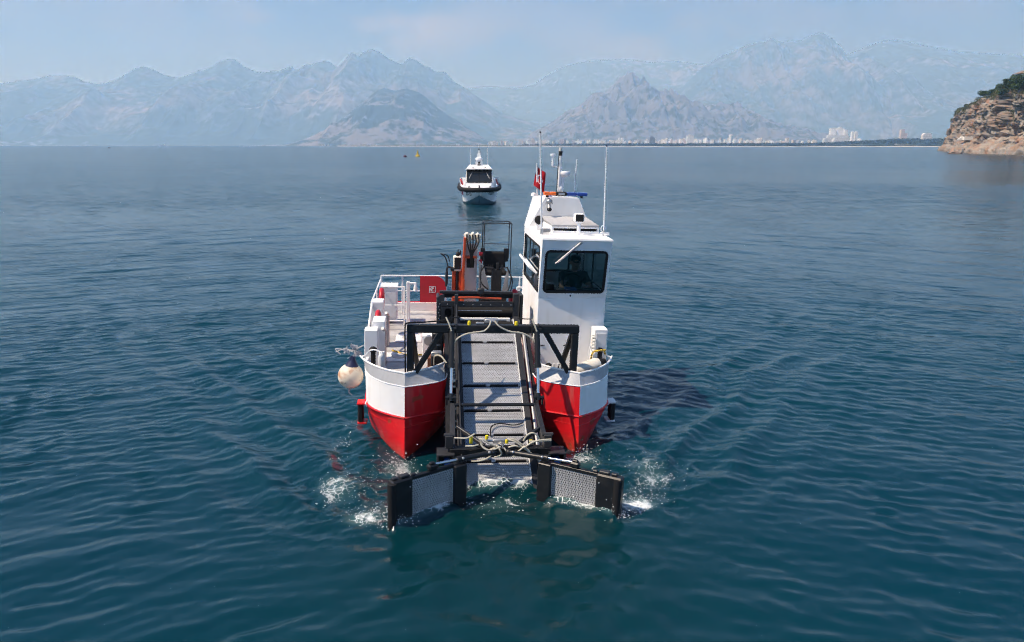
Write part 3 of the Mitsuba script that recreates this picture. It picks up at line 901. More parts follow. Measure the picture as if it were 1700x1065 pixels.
def put(name, mesh, bsdf, smooth=40, label=None):
    if isinstance(mesh, (list, tuple)):
        mesh = cat(*mesh)
    mesh = mesh.copy()
    mesh.apply_transform(BM)
    k = ent('skimmer_boat__' + name, mesh, bsdf, smooth)
    if label:
        tag(k, label)
    return k[len('skimmer_boat__'):]


def put_thing(name, meshes, label, category, group=None, top=None):
    """A thing that rides on the boat: a dict of part name -> (mesh, bsdf, smooth), or one mesh with top=(bsdf, smooth)."""
    k = thing(name, label, category, group)
    for part, (m, b, s) in meshes.items():
        m = cat(*m) if isinstance(m, (list, tuple)) else m
        m = m.copy()
        m.apply_transform(BM)
        ent(k + '__' + part if part else k, m, b, s)
    return k


# ---- hulls -------------------------------------------------------------
def outline(stem, outer, inner, m, n=18, aft=6.6):
    """Plan curve of one level: inner aft, round the stem, outer aft."""
    def side(pts):
        p = np.vstack([[0, stem], pts])
        c = curve(np.column_stack([p, np.zeros(len(p))]), n)[:, :2]
        return np.vstack([c, [[pts[-1][0], aft]]]) if aft else c
    o, i = side(outer), side(inner)
    o = np.column_stack([m * (1.44 + o[:, 0]), o[:, 1]])
    i = np.column_stack([m * (1.44 + i[:, 0]), i[:, 1]])
    return o, i


LEVELS = {
    -0.45: (0.35, [(.2, .9), (.45, 1.7), (.58, 2.4), (.6, 3.0)], [(-.2, .9), (-.45, 1.7), (-.58, 2.4), (-.6, 3.0)]),
    0.0: (-0.06, [(.23, .38), (.47, .93), (.66, 1.5), (.71, 2.2)], [(-.23, .38), (-.47, .93), (-.66, 1.5), (-.70, 2.2)]),
    0.34: (0.0, [(.23, .26), (.48, .66), (.665, 1.1), (.715, 1.8)], [(-.27, .27), (-.56, .65), (-.68, 1.1), (-.70, 1.8)]),
    0.66: (0.06, [(.22, .20), (.49, .45), (.665, .80), (.72, 1.4)], [(-.30, .22), (-.60, .40), (-.69, .70), (-.70, 1.4)]),
    1.18: (0.10, [(.30, .29), (.55, .60), (.69, 1.0), (.73, 1.5)], [(-.30, .22), (-.56, .38), (-.68, .60), (-.70, 1.2)]),
}


def strip(za, zb, m, outer, rows=4):
    a = outline(*LEVELS[za], m)[0 if outer else 1]
    b = outline(*LEVELS[zb], m)[0 if outer else 1]
    P = np.stack([np.column_stack([a * (1 - t) + b * t, np.full(len(a), za + (zb - za) * t)]) for t in np.linspace(0, 1, rows)])
    return grid_mesh(P)


gun_o = [(.30, .41), (.53, .66), (.70, .94), (.80, 1.20)]
gun_i = [(-.31, .44), (-.50, .61), (-.64, .80)]
ZG = 1.365
for m, side in ((-1, 'left'), (1, 'right')):
    red = [strip(-0.45, 0.0, m, o) for o in (True, False)] + [strip(0.0, 0.34, m, o) for o in (True, False)] + [strip(0.34, 0.66, m, o) for o in (True, False)] + [strip(0.66, 1.18, m, False)]
    a = outline(*LEVELS[1.18], m)
    tr = np.array([[m * .74, 6.6], [m * 2.16, 6.6]])
    red.append(hull([[m * .74, 6.6, 1.18], [m * 2.17, 6.6, 1.18], [m * .84, 6.6, -.45], [m * 2.04, 6.6, -.45], [m * .74, 6.63, 1.18], [m * 2.17, 6.63, 1.18]]))
    hk = put('hull', red, 'red_paint', 30)
    put(hk + '__topside', strip(0.66, 1.18, m, True), 'white_paint', 40, 'white outer side of the bow')
    # bulwark: a flared grey band with thickness, and its white rim
    b_o, b_i = outline(*LEVELS[1.18][:1], LEVELS[1.18][1], LEVELS[1.18][2], m, aft=None)
    g_o, g_i = outline(0.21, gun_o, gun_i, m, aft=None)
    for nm, lo, hi in (('bulwark', b_o, g_o), ('bulwark', b_i[:13], g_i[:13] if False else g_i)):
        if len(lo) != len(hi):
            lo = np.column_stack([np.interp(np.linspace(0, 1, len(hi)), np.linspace(0, 1, len(lo)), lo[:, k]) for k in (0, 1)])
        nrm = np.gradient(hi, axis=0)
        nrm = np.column_stack([nrm[:, 1], -nrm[:, 0]])
        nrm /= np.linalg.norm(nrm, axis=1, keepdims=True)
        c = np.array([m * 1.44, 1.6])
        nrm *= np.sign(((c - hi) * nrm).sum(1))[:, None]
        L = lambda q, z: np.column_stack([q, np.full(len(q), z)])
        P = np.stack([L(lo, 1.172), L(lo * .5 + hi * .5, 1.27), L(hi, ZG), L(hi + nrm * .012, ZG), L(lo + nrm * .02, 1.10)])
        put(hk + '__' + nm, grid_mesh(P), 'grey_band_paint', 40)
    rim = np.vstack([g_i[::-1], g_o[1:]])
    put(hk + '__gunwale_rim', tube(np.column_stack([rim, np.full(len(rim), ZG + .005)]), .017, 8), 'white_paint', 40)
    # band edge weld, rubbing strakes
    eb = outline(*LEVELS[1.18], m)
    put(hk + '__rub_rail', [tube(np.column_stack([q, np.full(len(q), 1.178)]), .010, 6) for q in eb], 'white_paint', 40)
    kn = outline(*LEVELS[0.66], m)
    put(hk + '__rub_rail', [tube(np.column_stack([q, np.full(len(q), .655)]), .020, 6) for q in kn], 'red_paint', 40)
    wl = [np.column_stack([outline(*LEVELS[0.34], m)[k] * .5 + outline(*LEVELS[0.66], m)[k] * .5, np.full(19, .50)]) for k in (0, 1)]
    put(hk + '__weld_seam', [tube(q, .006, 5) for q in wl], 'red_paint', 40)
    # rubber block on the outer shoulder with its red bracket
    x = m * 2.17
    put(hk + '__rubber_fender', cbox([min(x, x + m * .09), .78, .30], [max(x, x + m * .09), .98, .62], .02), 'black_rubber', False)
    put(hk + '__fender_bracket', [cbox([min(x - m * .06, x + m * .1), .77, .62], [max(x - m * .06, x + m * .1), .99, .655], .006), cbox([min(x - m * .06, x + m * .1), .77, .27], [max(x - m * .06, x + m * .1), .99, .30], .006)],
        'red_paint' if m < 0 else 'grey_white_paint', False)
    put(hk + '__lifting_eye', [tube([[m * 2.06, .80, .70], [m * 2.10, .72, .72], [m * 2.12, .68, .68], [m * 2.10, .70, .63]], .012, 6)], 'white_paint', 40)
    # deck inside the bulwark
    poly = np.vstack([eb[1][::-1], eb[0][1:]])
    dk = shapely.Polygon(poly).buffer(-0.02)
    put('deck', prism(dk, .90, .95), 'deck_grey', False)
    # mooring bits
    for px in ((m * 1.86, 1.02), (m * 2.02, 1.22)):
        white = px[0] * m < 1.9
        put('bollard', lathe([(0, .95), (.05, .95), (.05, 1.47 if white else 1.34), (.045, 1.5 if white else 1.36), (0, 1.51 if white else 1.37)] if white else [(0, .95), (.042, .95), (.042, 1.44), (.065, 1.45), (.065, 1.50), (.03, 1.53), (0, 1.53)], (px[0], px[1], 0)),
            'white_paint' if white else 'black_rubber', 40)
    put('fairlead_rail', tube(curve([[m * 2.21, 1.18, ZG], [m * 2.14, 1.14, 1.40], [m * 2.07, 1.10, 1.49], [m * 1.98, 1.06, 1.52], [m * 1.88, 1.02, 1.49]], 14), .014, 7), 'white_paint', 40)
put('deck', cbox([-.72, 2.55, .88], [.72, 6.58, .948], .01), 'deck_grey', False)
for x0, x1, y0, y1 in ((-1.9, -1.35, 2.2, 2.8), (-1.75, -1.2, 3.6, 4.2)):
    put('deck_hatch', [cbox([x0, y0, .951], [x1, y1, .975], .01)], 'grey_white_paint', False)
    put('deck_hatch', [lathe([(0, 0.02), (.14, .02), (.15, 0)], ((x0 + x1) / 2, (y0 + y1) / 2, .974), sides=18)], 'deck_grey', 40)
put('coaming', [cbox([-2.18, 1.35, .94], [-2.13, 6.6, 1.20], .01), cbox([2.13, 1.35, .94], [2.18, 6.6, 1.20], .01), cbox([-2.13, 6.55, .94], [2.13, 6.6, 1.16], .01)], 'white_paint', False)

# ---- gantry over the ramp ----------------------------------------------
gan = put('gantry', bar([-1.41, .36, 2.09], [1.415, .36, 2.09], .12, .135, c=.012), 'black_paint', False, 'black steel portal frame over the ramp')
for m in (-1, 1):
    put(gan + '__post', bar([m * 1.355, .36, .95], [m * 1.355, .36, 2.022], .11, .12, up=(0, 1, 0), c=.012), 'black_paint', False)
    put(gan + '__brace', bar([m * .86, .36, 2.03], [m * 1.30, .36, 1.30], .085, .085, up=(0, 1, 0), c=.008), 'black_paint', False)
    put(gan + '__raking_leg', bar([m * 1.33, .44, 2.0], [m * 1.22, 1.10, .955], .08, .08, up=(0, 1, 0), c=.008), 'black_paint', False)
    put(gan + '__lug', [box([m * .67 - .06, .20, 2.00], [m * .67 - .045, .30, 2.20]), box([m * .67 + .045, .20, 2.00], [m * .67 + .06, .30, 2.20])], 'black_paint', False)
    put(gan + '__foot_plate', cbox([m * 1.355 - .09, .28, .951], [m * 1.355 + .09, .44, .968], .004), 'black_paint', False)
put(gan + '__conduit', tube(curve([[-1.43, .29, 1.0], [-1.44, .29, 1.7], [-1.44, .29, 2.1], [-1.40, .30, 2.19], [-1.1, .33, 2.20], [-.8, .34, 2.23]], 22), .012, 6), 'black_rubber', 40)
put(gan + '__manifold', [cbox([-.16, .30, 2.19], [.06, .40, 2.26], .01), cyl([-.07, .28, 2.22], [-.07, .20, 2.26], .022), cyl([-.02, .28, 2.22], [-.02, .20, 2.26], .022), cbox([-.30, .33, 2.17], [-.17, .37, 2.20], .004)], 'bare_metal', 40)
for x in (-.41, .36):
    put(gan + '__cap', lathe([(0, 0), (.028, 0), (.028, .05), (.02, .065), (0, .065)], (x, .33, 2.158)), 'yellow_cap', 40)
for l in ([(-0.07, .2, 2.26), (-0.1, .16, 2.18), (-0.18, .16, 2.1), (-0.31, .16, 2.08), (-0.46, .16, 2.05), (-0.58, .16, 1.99), (-0.65, .15, 1.91), (-0.66, .13, 1.8), (-0.67, .11, 1.66)],
          [(-0.01, .2, 2.26), (0.05, .16, 2.19), (0.15, .16, 2.13), (0.26, .16, 2.09), (0.43, .16, 2.07), (0.58, .16, 2.0), (0.67, .14, 1.9), (0.715, .12, 1.77), (0.73, .10, 1.62)],
          [(-0.79, .22, 2.31), (-0.74, .17, 2.21), (-0.70, .15, 2.1)], [(0.60, .2, 2.30), (0.64, .17, 2.2), (0.68, .15, 2.1)]):
    put(gan + '__hose', tube(curve(l, 30), .0135, 8), 'hose_beige', 40)
put(gan + '__hose', tube(curve([(.60, .2, 2.30), (.52, .3, 2.27), (.4, .5, 2.24)], 12), .009, 6), 'black_rubber', 40)
put(gan + '__hose', tube(curve([(-.79, .22, 2.31), (-.7, .35, 2.27), (-.55, .5, 2.24)], 12), .009, 6), 'black_rubber', 40)

# ---- ramp with its moving belt -------------------------------------------
SL = math.atan(.587)
RT, RN = np.array([0, math.cos(SL), math.sin(SL)]), np.array([0, -math.sin(SL), math.cos(SL)])
R0 = np.array([0, -1.3, 0.0])


def ramp(x, s, n):
    return R0 + np.array([x, 0, 0]) + s * RT + n * RN


def ramp_box(x0, x1, s0, s1, n0, n1, c=.005):
    m = cbox([x0, s0, n0], [x1, s1, n1], c)
    return place(m, R0, [1, 0, 0], RT, RN)


cv = put('conveyor', [ramp_box(-.60, -.505, -.55, 3.75, -.16, .045, .008), ramp_box(.505, .60, -.55, 3.75, -.16, .045, .008), ramp_box(-.50, .50, -.5, 3.7, -.14, -.12)], 'dark_frame', False, 'inclined ramp conveyor with dark side beams')
put(cv + '__edge_strip', ramp_box(.488, .503, -.55, 3.7, -.02, .03, .003), 'grey_white_paint', False, 'pale edge strip of the belt')
put(cv + '__edge_strip', ramp_box(-.503, -.488, -.55, 3.7, -.02, .03, .003), 'dark_frame', False)
put(cv + '__side_plate', ramp_box(-.575, -.555, .2, 3.75, .045, .33, .004), 'dark_frame', False)
put(cv + '__side_tube', tube([ramp(.66, -.3, -.02), ramp(.66, 3.4, -.02)], .035, 10), 'bare_metal', 40)
put(cv + '__side_channel', [ramp_box(.70, .78, .6, 3.6, -.25, -.04, .006), ramp_box(-.78, -.70, .6, 3.6, -.25, -.04, .006)], 'black_paint', False)
cl = [3.10, 2.59, 2.08, 1.545, 1.055, .555, .06]
for k, s in enumerate(cl + [-.45]):
    hi = 3.55 if k == 0 else cl[k - 1] - .018
    put(cv + '__belt_panel', ramp_box(-.486, .486, s + .016, hi, -.014, 0, .003), 'belt_steel', False)
    put(cv + '__cleat', [ramp_box(-.47, -.10, s - .012, s + .012, -.01, .032, .004), ramp_box(-.02, .45, s - .012, s + .012, -.01, .032, .004)], 'black_rubber', False)
    put(cv + '__cleat_clip', [ramp_box(-.095, -.03, s - .02, s + .03, .0, .03, .006), ramp_box(.45, .478, s - .02, s + .02, 0, .03, .005)], 'bare_metal', False)
put(cv + '__end_roller', tube([ramp(-.5, 3.62, -.06), ramp(.5, 3.62, -.06)], .07, 16), 'black_rubber', 40)

# lifting cylinders and the swing frame they carry
for m, nm in ((-1, 0), (1, 1)):
    top, bot = np.array([m * .69, .22, 2.12]), np.array([m * .705, -.15, 1.06])
    d = bot - top
    c = put('lift_cylinder', [cyl(top + d * .02, top + d * .52, .046, 16), cyl(top + d * .50, top + d * .56, .058, 16), cyl(top - [m * .07, 0, 0], top + [m * .07, 0, 0], .03)], 'black_paint', 40)
    put(c + '__rod', cyl(top + d * .55, top + d * .93, .024, 14), 'chrome_rod', 40)
    put(c + '__clevis', [cyl(top + d * .92, top + d * 1.02, .04, 12), cyl(bot - [.085, 0, -.02], bot + [.085, 0, .02], .028, 12), box(bot - [.075, .04, .09], bot - [.05, -.04, -.03]), box(bot + [.05, -.04, -.09], bot + [.075, .04, .03])], 'black_paint', 40)
sf = put('swing_frame', cbox([-.74, -1.06, .46], [.78, -.92, .60], .01), 'black_paint', False, 'dark swing frame above the lower end of the ramp')
for q0, q1 in (([-.675, -.15, .97], [-.695, -.92, .545]), ([.665, -.17, .96], [.735, -.92, .545])):
    put(sf + '__arm', bar(q0, q1, .085, .09, c=.008), 'dark_frame', False)
put(sf + '__cross_tube', cyl([-.66, -.20, .975], [.66, -.20, .975], .028, 12), 'black_paint', 40)
put(sf + '__gusset', [bar([-.62, -.58, .76], [-.22, -1.0, .62], .05, .06), bar([.66, -.62, .74], [.25, -1.0, .62], .05, .06)], 'dark_frame', False)
for m in (-1, 1):
    x = m * .80 if m < 0 else .87
    hb = put(sf + '__hinge_bracket', [cbox([x - .13, -1.14, .52], [x + .13, -.86, .545], .004), cbox([x - .13, -1.14, .25], [x - .10, -.86, .52], .004), cbox([x + .10, -1.14, .25], [x + .13, -.86, .52], .004), cbox([x - .13, -.88, .25], [x + .13, -.86, .52], .004)], 'dark_frame', False)
    put(sf + '__hub', cyl([x + .02, -1.10, .40], [x + .02, -.9, .40], .05, 14), 'blue_plastic', 40)
    put(sf + '__clevis_block', [cbox([m * .74 - .07, -1.05, .60], [m * .74 + .05, -.92, .80], .01), cyl([m * .74 - .09, -1.0, .80], [m * .74 + .07, -1.0, .80], .03, 10)], 'dark_frame', False)
put(sf + '__valve_block', [cbox([-.10, -1.10, .70], [.10, -1.02, .76], .008), cyl([-.22, -1.08, .735], [.22, -1.08, .735], .020, 10), cyl([-.03, -1.11, .70], [-.03, -1.12, .63], .02, 8), cyl([.04, -1.11, .70], [.04, -1.12, .63], .02, 8)], 'bare_metal', 40)
for x, z in ((-.43, .79), (-.43, .735), (-.20, .80), (.10, .73), (.46, .72)):
    put(sf + '__yellow_cap', cyl([x, -1.10, z - .025], [x, -1.10, z + .03], .024, 10), 'yellow_cap', 40)
HOSES = [[(-0.68, 0.80), (-0.5, 0.81), (-0.38, 0.86)], [(-0.31, 0.8), (-0.26, 0.8), (-0.17, 0.74), (-0.05, 0.67)], [(-0.3, 0.75), (-0.24, 0.68), (-0.13, 0.66), (0.0, 0.69)],
         [(-.31, .78), (-0.22, 0.64), (-0.13, 0.57), (-0.16, 0.5), (-0.28, 0.44), (-0.42, 0.42)], [(-0.03, 0.68), (-.01, .64), (0.02, 0.58), (-0.02, 0.53), (-0.08, 0.51)], [(0.05, .68), (0.08, 0.64), (0.12, 0.6), (0.19, 0.6), (0.28, 0.64), (.36, .70)],
         [(0.10, .77), (0.21, 0.77), (0.28, 0.73), (0.38, 0.65), (0.45, 0.57), (0.38, 0.52), (0.19, 0.49)], [(0.12, .78), (0.23, 0.75), (0.4, 0.62), (0.5, 0.54), (0.63, 0.4)], [(0.75, 0.8), (0.58, 0.8), (0.46, 0.77), (0.38, 0.71), (0.32, 0.66)],
         [(0.6, 0.7), (0.56, 0.82), (0.48, 0.88), (0.4, 0.84), (0.35, 0.74)], [(0.76, 0.76), (0.56, 0.77), (0.43, 0.75)], [(-0.52, 0.71), (-0.4, 0.73), (-0.33, 0.73)], [(-.30, .70), (-.2, .62), (-.1, .64), (.02, .72)], [(.30, .66), (.22, .70), (.12, .66)]]
for k, l in enumerate(HOSES):
    y = -1.10 - .05 * (k % 3)
    put(sf + '__hose', tube(curve([(x, y - .04 * math.sin(3.1 * i / (len(l) - 1)), z) for i, (x, z) in enumerate(l)], 22), .0125, 8), 'hose_beige', 40)
for k, l in enumerate([[(-.36, .66), (-.2, .60), (.0, .62), (.2, .58), (.34, .64)], [(-.5, .66), (-.3, .70), (-.1, .60), (.05, .56)], [(.5, .66), (.3, .60), (.12, .57)], [(-.45, .60), (-.25, .64), (.1, .66), (.4, .60)]]):
    put(sf + '__hose', tube(curve([(x, -1.09 - .03 * (k % 2), z) for x, z in l], 20), .012, 8), 'black_rubber', 40)
put(cv + '__hose', tube(curve([ramp(-.08, 1.02, .02), ramp(-.06, 1.18, .05), ramp(.08, 1.25, .05), ramp(.3, 1.22, .04), ramp(.46, 1.27, .03)], 20), .010, 7), 'black_rubber', 40)

# ---- the two gathering arms ------------------------------------------------
def arm_steel(p, n, uv):
    x, y, z = local(p)
    h = perforated(x * 1.16, z, 0.034, 0, 0, 0.30)
    wear = fbm(x * 4, y * 4, z * 4, 3)
    c = mix((0.48, 0.48, 0.485), (0.33, 0.33, 0.33), smoothstep(0.35, 0.75, wear) * 0.6)
    return mix(c, (0.05, 0.055, 0.06), h)


mat('arm_steel', proc(arm_steel), 0.5, 0.5, metallic=0.15)
for m in (-1, 1):
    h0, h1 = np.array([m * .62, -1.57, 0]), np.array([m * 1.40, -2.06, 0])
    ex = (h1 - h0) / np.linalg.norm(h1 - h0)
    ey = np.array([-ex[1], ex[0], 0]) * (1 if m > 0 else -1)   # towards the stern
    ln = np.linalg.norm(h1 - h0)

    def ab(a0, a1, b0, b1, z0, z1, c=.006):
        q = cbox([a0, b0, z0], [a1, b1, z1], c)
        M = np.eye(4)
        M[:3, 0], M[:3, 1], M[:3, 3] = ex, ey, h0
        if np.linalg.det(M[:3, :3]) < 0:
            q.invert()
        q.apply_transform(M)
        return q
    a = put('gathering_arm', [ab(-.10, .10, -.06, .10, -.75, .60, .012), ab(.08, ln - .14, .0, .06, .565, .615), ab(.08, ln - .14, .0, .06, -.6, -.55)], 'black_paint', False, 'left gathering arm, in shade' if m < 0 else 'right gathering arm, sunlit')
    n = 13
    w = (ln - .24) / n
    for k in range(n):
        put(a + '__panel_strip', ab(.10 + w * k + .002, .10 + w * (k + 1) - .002, .012, .024, -.55, .566, .002), 'arm_steel', False)
    put(a + '__backing', ab(.10, ln - .14, .03, .04, -.55, .566, .002), 'dark_frame', False)
    put(a + '__end_box', [ab(ln - .15, ln + (.16 if m < 0 else .22), -.03, .11, -.75, .625, .02)], 'black_paint', False)
    put(a + '__end_roller', cyl(h1 + ex * .16 + [0, -.0, -.75], h1 + ex * .16 + [0, 0, .60], .06, 16), 'black_rubber', 40)
    put(a + '__pale_edge', ab(.095, .105, .008, .03, -.55, .56, .001), 'grey_white_paint', False)
    put(a + '__rail_fitting', [ab(ln - .12, ln + .02, .0, .08, .628, .665, .008), ab(ln + .05, ln + .13, .02, .08, .628, .655, .008), ab(ln - .22, ln - .15, .01, .06, .617, .65, .008)], 'dark_frame', False)
    put(a + '__ram_bracket', [ab(.36, .50, -.01, .09, .617, .70, .02), ab(.39, .47, .01, .07, .70, .73, .01)], 'black_paint', False)
    put(a + '__bolt', [ball(h0 + ex * (ln - .10) - ey * .035 + [0, 0, .50], .012, 1)], 'bare_metal', True)
    p0, p1 = np.array([m * .12, -1.24, .62]), h0 + ex * .44 + ey * .04 + [0, 0, .69]
    d = p1 - p0
    r = put('arm_cylinder', [cyl(p0, p0 + d * .58, .040, 14), cyl(p0 + d * .55, p0 + d * .60, .048, 14), ball(p0, .05, 2)], 'black_paint', 40)
    put(r + '__rod', cyl(p0 + d * .59, p1, .020, 12), 'chrome_rod', 40)
    put(r + '__port', [ball(p0 + d * .50 + [0, -.04, .02], .022, 1), ball(p0 + d * .06 + [0, -.04, .03], .022, 1)], 'bare_metal', True)

# ---- head frame of the ramp ---------------------------------------------------
YH = 2.0
hp = put('head_frame', [bar([-.86, YH + .3, 2.30], [.52, YH + .3, 2.30], .08, .05), cbox([-.92, YH, 1.2], [-.84, YH + .12, 2.18], .01), cbox([.50, YH, 1.2], [.62, YH + .10, 2.34], .012), cbox([.64, YH + .08, 1.2], [.70, YH + .5, 2.30], .01),
                        cbox([-.92, YH + .12, 2.05], [-.86, YH + .45, 2.26], .02)], 'dark_frame', False, 'dark bolted frame at the upper end of the ramp')
put(hp + '__corner_plate', [plate([(-.91, 2.14), (-.91, 2.24), (-.85, 2.30), (-.78, 2.32), (-.78, 2.14)], [0, YH + .02, 0], [1, 0, 0], [0, 0, 1], .02)], 'dark_frame', False)
put(hp + '__front_panel', cbox([-.84, YH - .01, 2.09], [.50, YH + .015, 2.19], .005), 'dark_frame', False)
put(hp + '__window_plate', plate(shapely.Polygon([(-.84, 1.80), (-.84, 2.08), (-.62, 2.08), (-.62, 1.80)], [[(-.77, 1.92), (-.77, 2.02), (-.74, 2.05), (-.67, 2.05), (-.645, 2.02), (-.645, 1.92), (-.67, 1.89), (-.74, 1.89)]]), [0, YH, 0], [1, 0, 0], [0, 0, 1], .02), 'dark_frame', False)
put(hp + '__dark_back', [cbox([-.84, YH + .25, 1.3], [.64, YH + .27, 2.07], .004), cbox([-.80, YH + .30, 2.19], [.55, YH + .32, 2.27], .004)], 'black_rubber', False)
put(hp + '__upright', bar([-.56, YH - .05, 1.75], [-.56, YH - .05, 2.33], .06, .06, up=(0, 1, 0)), 'dark_frame', False)
put(hp + '__roller', cyl([-.55, YH + .14, 1.96], [.50, YH + .14, 1.96], .09, 18), 'black_rubber', 40)
put(hp + '__spindle', cyl([-.55, YH + .02, 2.01], [.30, YH + .02, 2.01], .008, 8), 'bare_metal', 40)
put(hp + '__pale_beam', [cbox([-.50, YH - .14, 1.86], [.44, YH - .06, 1.90], .006), cbox([.38, YH - .15, 1.78], [.44, YH - .06, 1.90], .006), cbox([-.5, YH - .15, 1.775], [.44, YH - .10, 1.79], .004)], 'grey_white_paint', False)
put(hp + '__motor', [cyl([.47, YH - .08, 1.82], [.62, YH - .08, 1.82], .05, 14)], 'bare_metal', 40)
for x in (-.72, -.42, -.25, -.1, .08, .30, .46):
    put(hp + '__bolt', lathe([(0, .012), (.010, .012), (.013, 0)], (x, YH - .012, 2.13), (0, -1, 0), 6), 'bare_metal', False)
for k in range(6):
    put(hp + '__bolt', lathe([(0, .012), (.010, .012), (.013, 0)], (-.88 + .02 * (k % 2), YH - .002, 1.86 + .055 * k), (0, -1, 0), 6), 'bare_metal', False)
put(hp + '__red_float', tube(curve([[-.62, YH + .22, 2.21], [-.45, YH + .2, 2.215], [-.2, YH + .2, 2.22], [.3, YH + .2, 2.20]], 16), [.02] * 4 + [.022] * 12, 8), 'orange_paint', 40)
put(hp + '__antenna_rod', [cyl([-.10, YH + .2, 2.0], [-.10, YH + .2, 2.84], .011, 6), cbox([-.16, YH + .17, 2.28], [-.03, YH + .24, 2.40], .02)], 'dark_frame', 40)
# machinery beside the ramp, left
mc = put('hydraulic_unit', [cbox([-1.02, .95, .96], [-.80, 1.25, 1.45], .02), cyl([-.92, 1.1, 1.45], [-.92, 1.1, 1.6], .07), cbox([-1.0, 1.5, 1.0], [-.80, 1.75, 1.7], .02)], 'black_paint', 40, 'black pump set beside the ramp')
put(mc + '__cover', cbox([-1.02, .80, 1.48], [-.84, .92, 1.56], .01), 'bare_metal', 40)
put(mc + '__flange', cyl([-.86, .75, 1.3], [-.80, .75, 1.3], .05), 'bare_metal', 40)
put(mc + '__hose', [tube(curve([[-.97, .9, 1.30], [-.96, .8, 1.48], [-.86, .7, 1.52], [-.76, .62, 1.42]], 16), .014, 7), tube(curve([[-.86, .72, 1.30], [-.80, .62, 1.24], [-.79, .6, 1.0], [-.78, .6, .9]], 14), .013, 7)], 'hose_beige', 40)
put('wooden_box', [cbox([-1.10, .90, .952], [-.90, 1.12, 1.20], .006)], 'wood_brown', False)
put('wooden_box', [cbox([-1.08, 1.3, .952], [-.92, 1.6, 1.30], .006)], 'wood_brown', False)
put('deck_pump', [cbox([-1.18, 2.4, .952], [-.95, 2.65, 1.42], .012)], 'white_paint', False)
put('deck_pump__face', cyl([-1.06, 2.3, 1.34], [-1.06, 2.42, 1.34], .09, 18), 'bare_metal', 40)
put('deck_vent', [cyl([-1.38, 2.6, .95], [-1.38, 2.6, 1.12], .08, 16), lathe([(.10, 0), (.11, .02), (.06, .06), (.03, .10), (.05, .12), (0, .13)], (-1.38, 2.6, 1.12))], 'bare_metal', 40)

# ---- posts, lockers and rails along the left side --------------------------------
bx = put('side_box', [cbox([-2.215, 1.70, .95], [-1.975, 1.98, 1.70], .012)], 'white_paint', False, 'white box post nearest the left bow')
put(bx + '__step', cbox([-2.09, 1.98, .95], [-1.86, 2.42, 1.80], .012), 'white_paint', False)
bx = put('side_box', [cbox([-2.215, 3.20, .95], [-1.965, 3.55, 1.90], .012)], 'white_paint', False, 'white box post with a diagonal stay, midway along the left side')
put(bx + '__stay', bar([-2.17, 3.17, 1.82], [-1.98, 3.17, 1.2], .03, .02, up=(0, 1, 0)), 'grey_white_paint', False)
put('side_rail', [tube([[-2.19, 5.9, 1.86], [-2.19, 3.4, 1.90]], .018), tube([[-2.19, 3.2, 1.86], [-2.19, 2.45, 1.60], [-2.19, 2.0, 1.45]], .022), tube([[-2.19, 4.6, 1.15], [-2.19, 4.6, 1.88]], .018)], 'white_paint', 40)
for x, y in ((-1.93, 3.3), (-1.92, 2.05)):
    put('vent_pipe', [cyl([x + .05, y, .95], [x + .05, y, 1.60], .03, 10), cyl([x + .05, y, 1.60], [x + .02, y - .12, 1.68], .03, 10)], 'bare_metal', 40)
lk = put('deck_locker', cbox([-2.16, 5.2, 1.02], [-1.78, 5.6, 1.80], .012), 'white_paint', False, 'tall white deck locker in the stern corner')
put(lk + '__door', cbox([-2.13, 5.185, 1.10], [-1.80, 5.20, 1.70], .006), 'grey_white_paint', False)
put(lk + '__lid', cbox([-2.18, 5.17, 1.80], [-1.76, 5.62, 1.835], .008), 'white_paint', False)
rl = put('stern_railing', [tube([[-2.19, 6.1, 1.91], [-.64, 6.1, 1.93]], .019), tube([[-.64, 6.1, 1.93], [2.12, 6.3, 1.88]], .017), tube([[-2.19, 6.1, 1.55], [2.1, 6.25, 1.52]], .013), tube([[-2.19, 6.1, 1.25], [2.1, 6.25, 1.22]], .011)], 'white_paint', 40, 'white tubular railing across the stern')
for x in (-2.19, -1.69, -.65, .5, 1.15, 2.1):
    put(rl + '__post', cyl([x, 6.12, .95], [x, 6.12, 1.91], .02, 10), 'white_paint', 40)
put('inner_rail', [tube([[-2.15, 5.05, 1.845], [-1.61, 5.05, 1.845]], .02), tube([[-1.61, 5.05, 1.86], [-1.61, 5.05, .96]], .02), tube([[-2.15, 5.05, 1.42], [-1.61, 5.05, 1.42]], .016), tube([[-2.15, 5.05, 1.06], [-1.61, 5.05, 1.06]], .018), tube([[-2.15, 5.05, 1.845], [-2.15, 5.05, .96]], .016)], 'white_paint', 40)
lp = put('lamp_post', [cbox([-1.56, 4.98, .95], [-1.48, 5.06, 1.98], .01), cyl([-1.52, 5.0, 1.95], [-1.34, 4.96, 1.95], .025, 10)], 'white_paint', 40)
put(lp + '__lamp', lathe([(.0, 0), (.025, 0), (.05, -.16), (.0, -.15)], (-1.36, 4.97, 1.94)), 'white_paint', 40)
put('inner_rail', [tube([[1.02, 5.6, 1.76], [1.35, 5.6, 1.76]], .03), tube([[1.03, 5.6, 1.76], [1.03, 5.6, .96]], .03)], 'white_paint', 40)
dsh = shapely.Polygon([(-1.27, 1.285), (-1.27, 1.925)] + [(-.90 + .255 * math.sin(a), 1.665 + .26 * math.cos(a)) for a in np.linspace(0, math.pi / 2, 12)] + [(-.645, 1.50), (-.70, 1.36), (-.80, 1.29)])
rp = put('red_sign_plate', plate(dsh, [0, 6.04, 0], [1, 0, 0], [0, 0, 1], .02), 'bright_red', False, 'red rounded plate with a white square emblem')
sq = shapely.box(-1.055, 1.535, -.90, 1.69).difference(shapely.box(-1.043, 1.547, -.912, 1.678))
th = np.linspace(0.5, 5.2, 30)
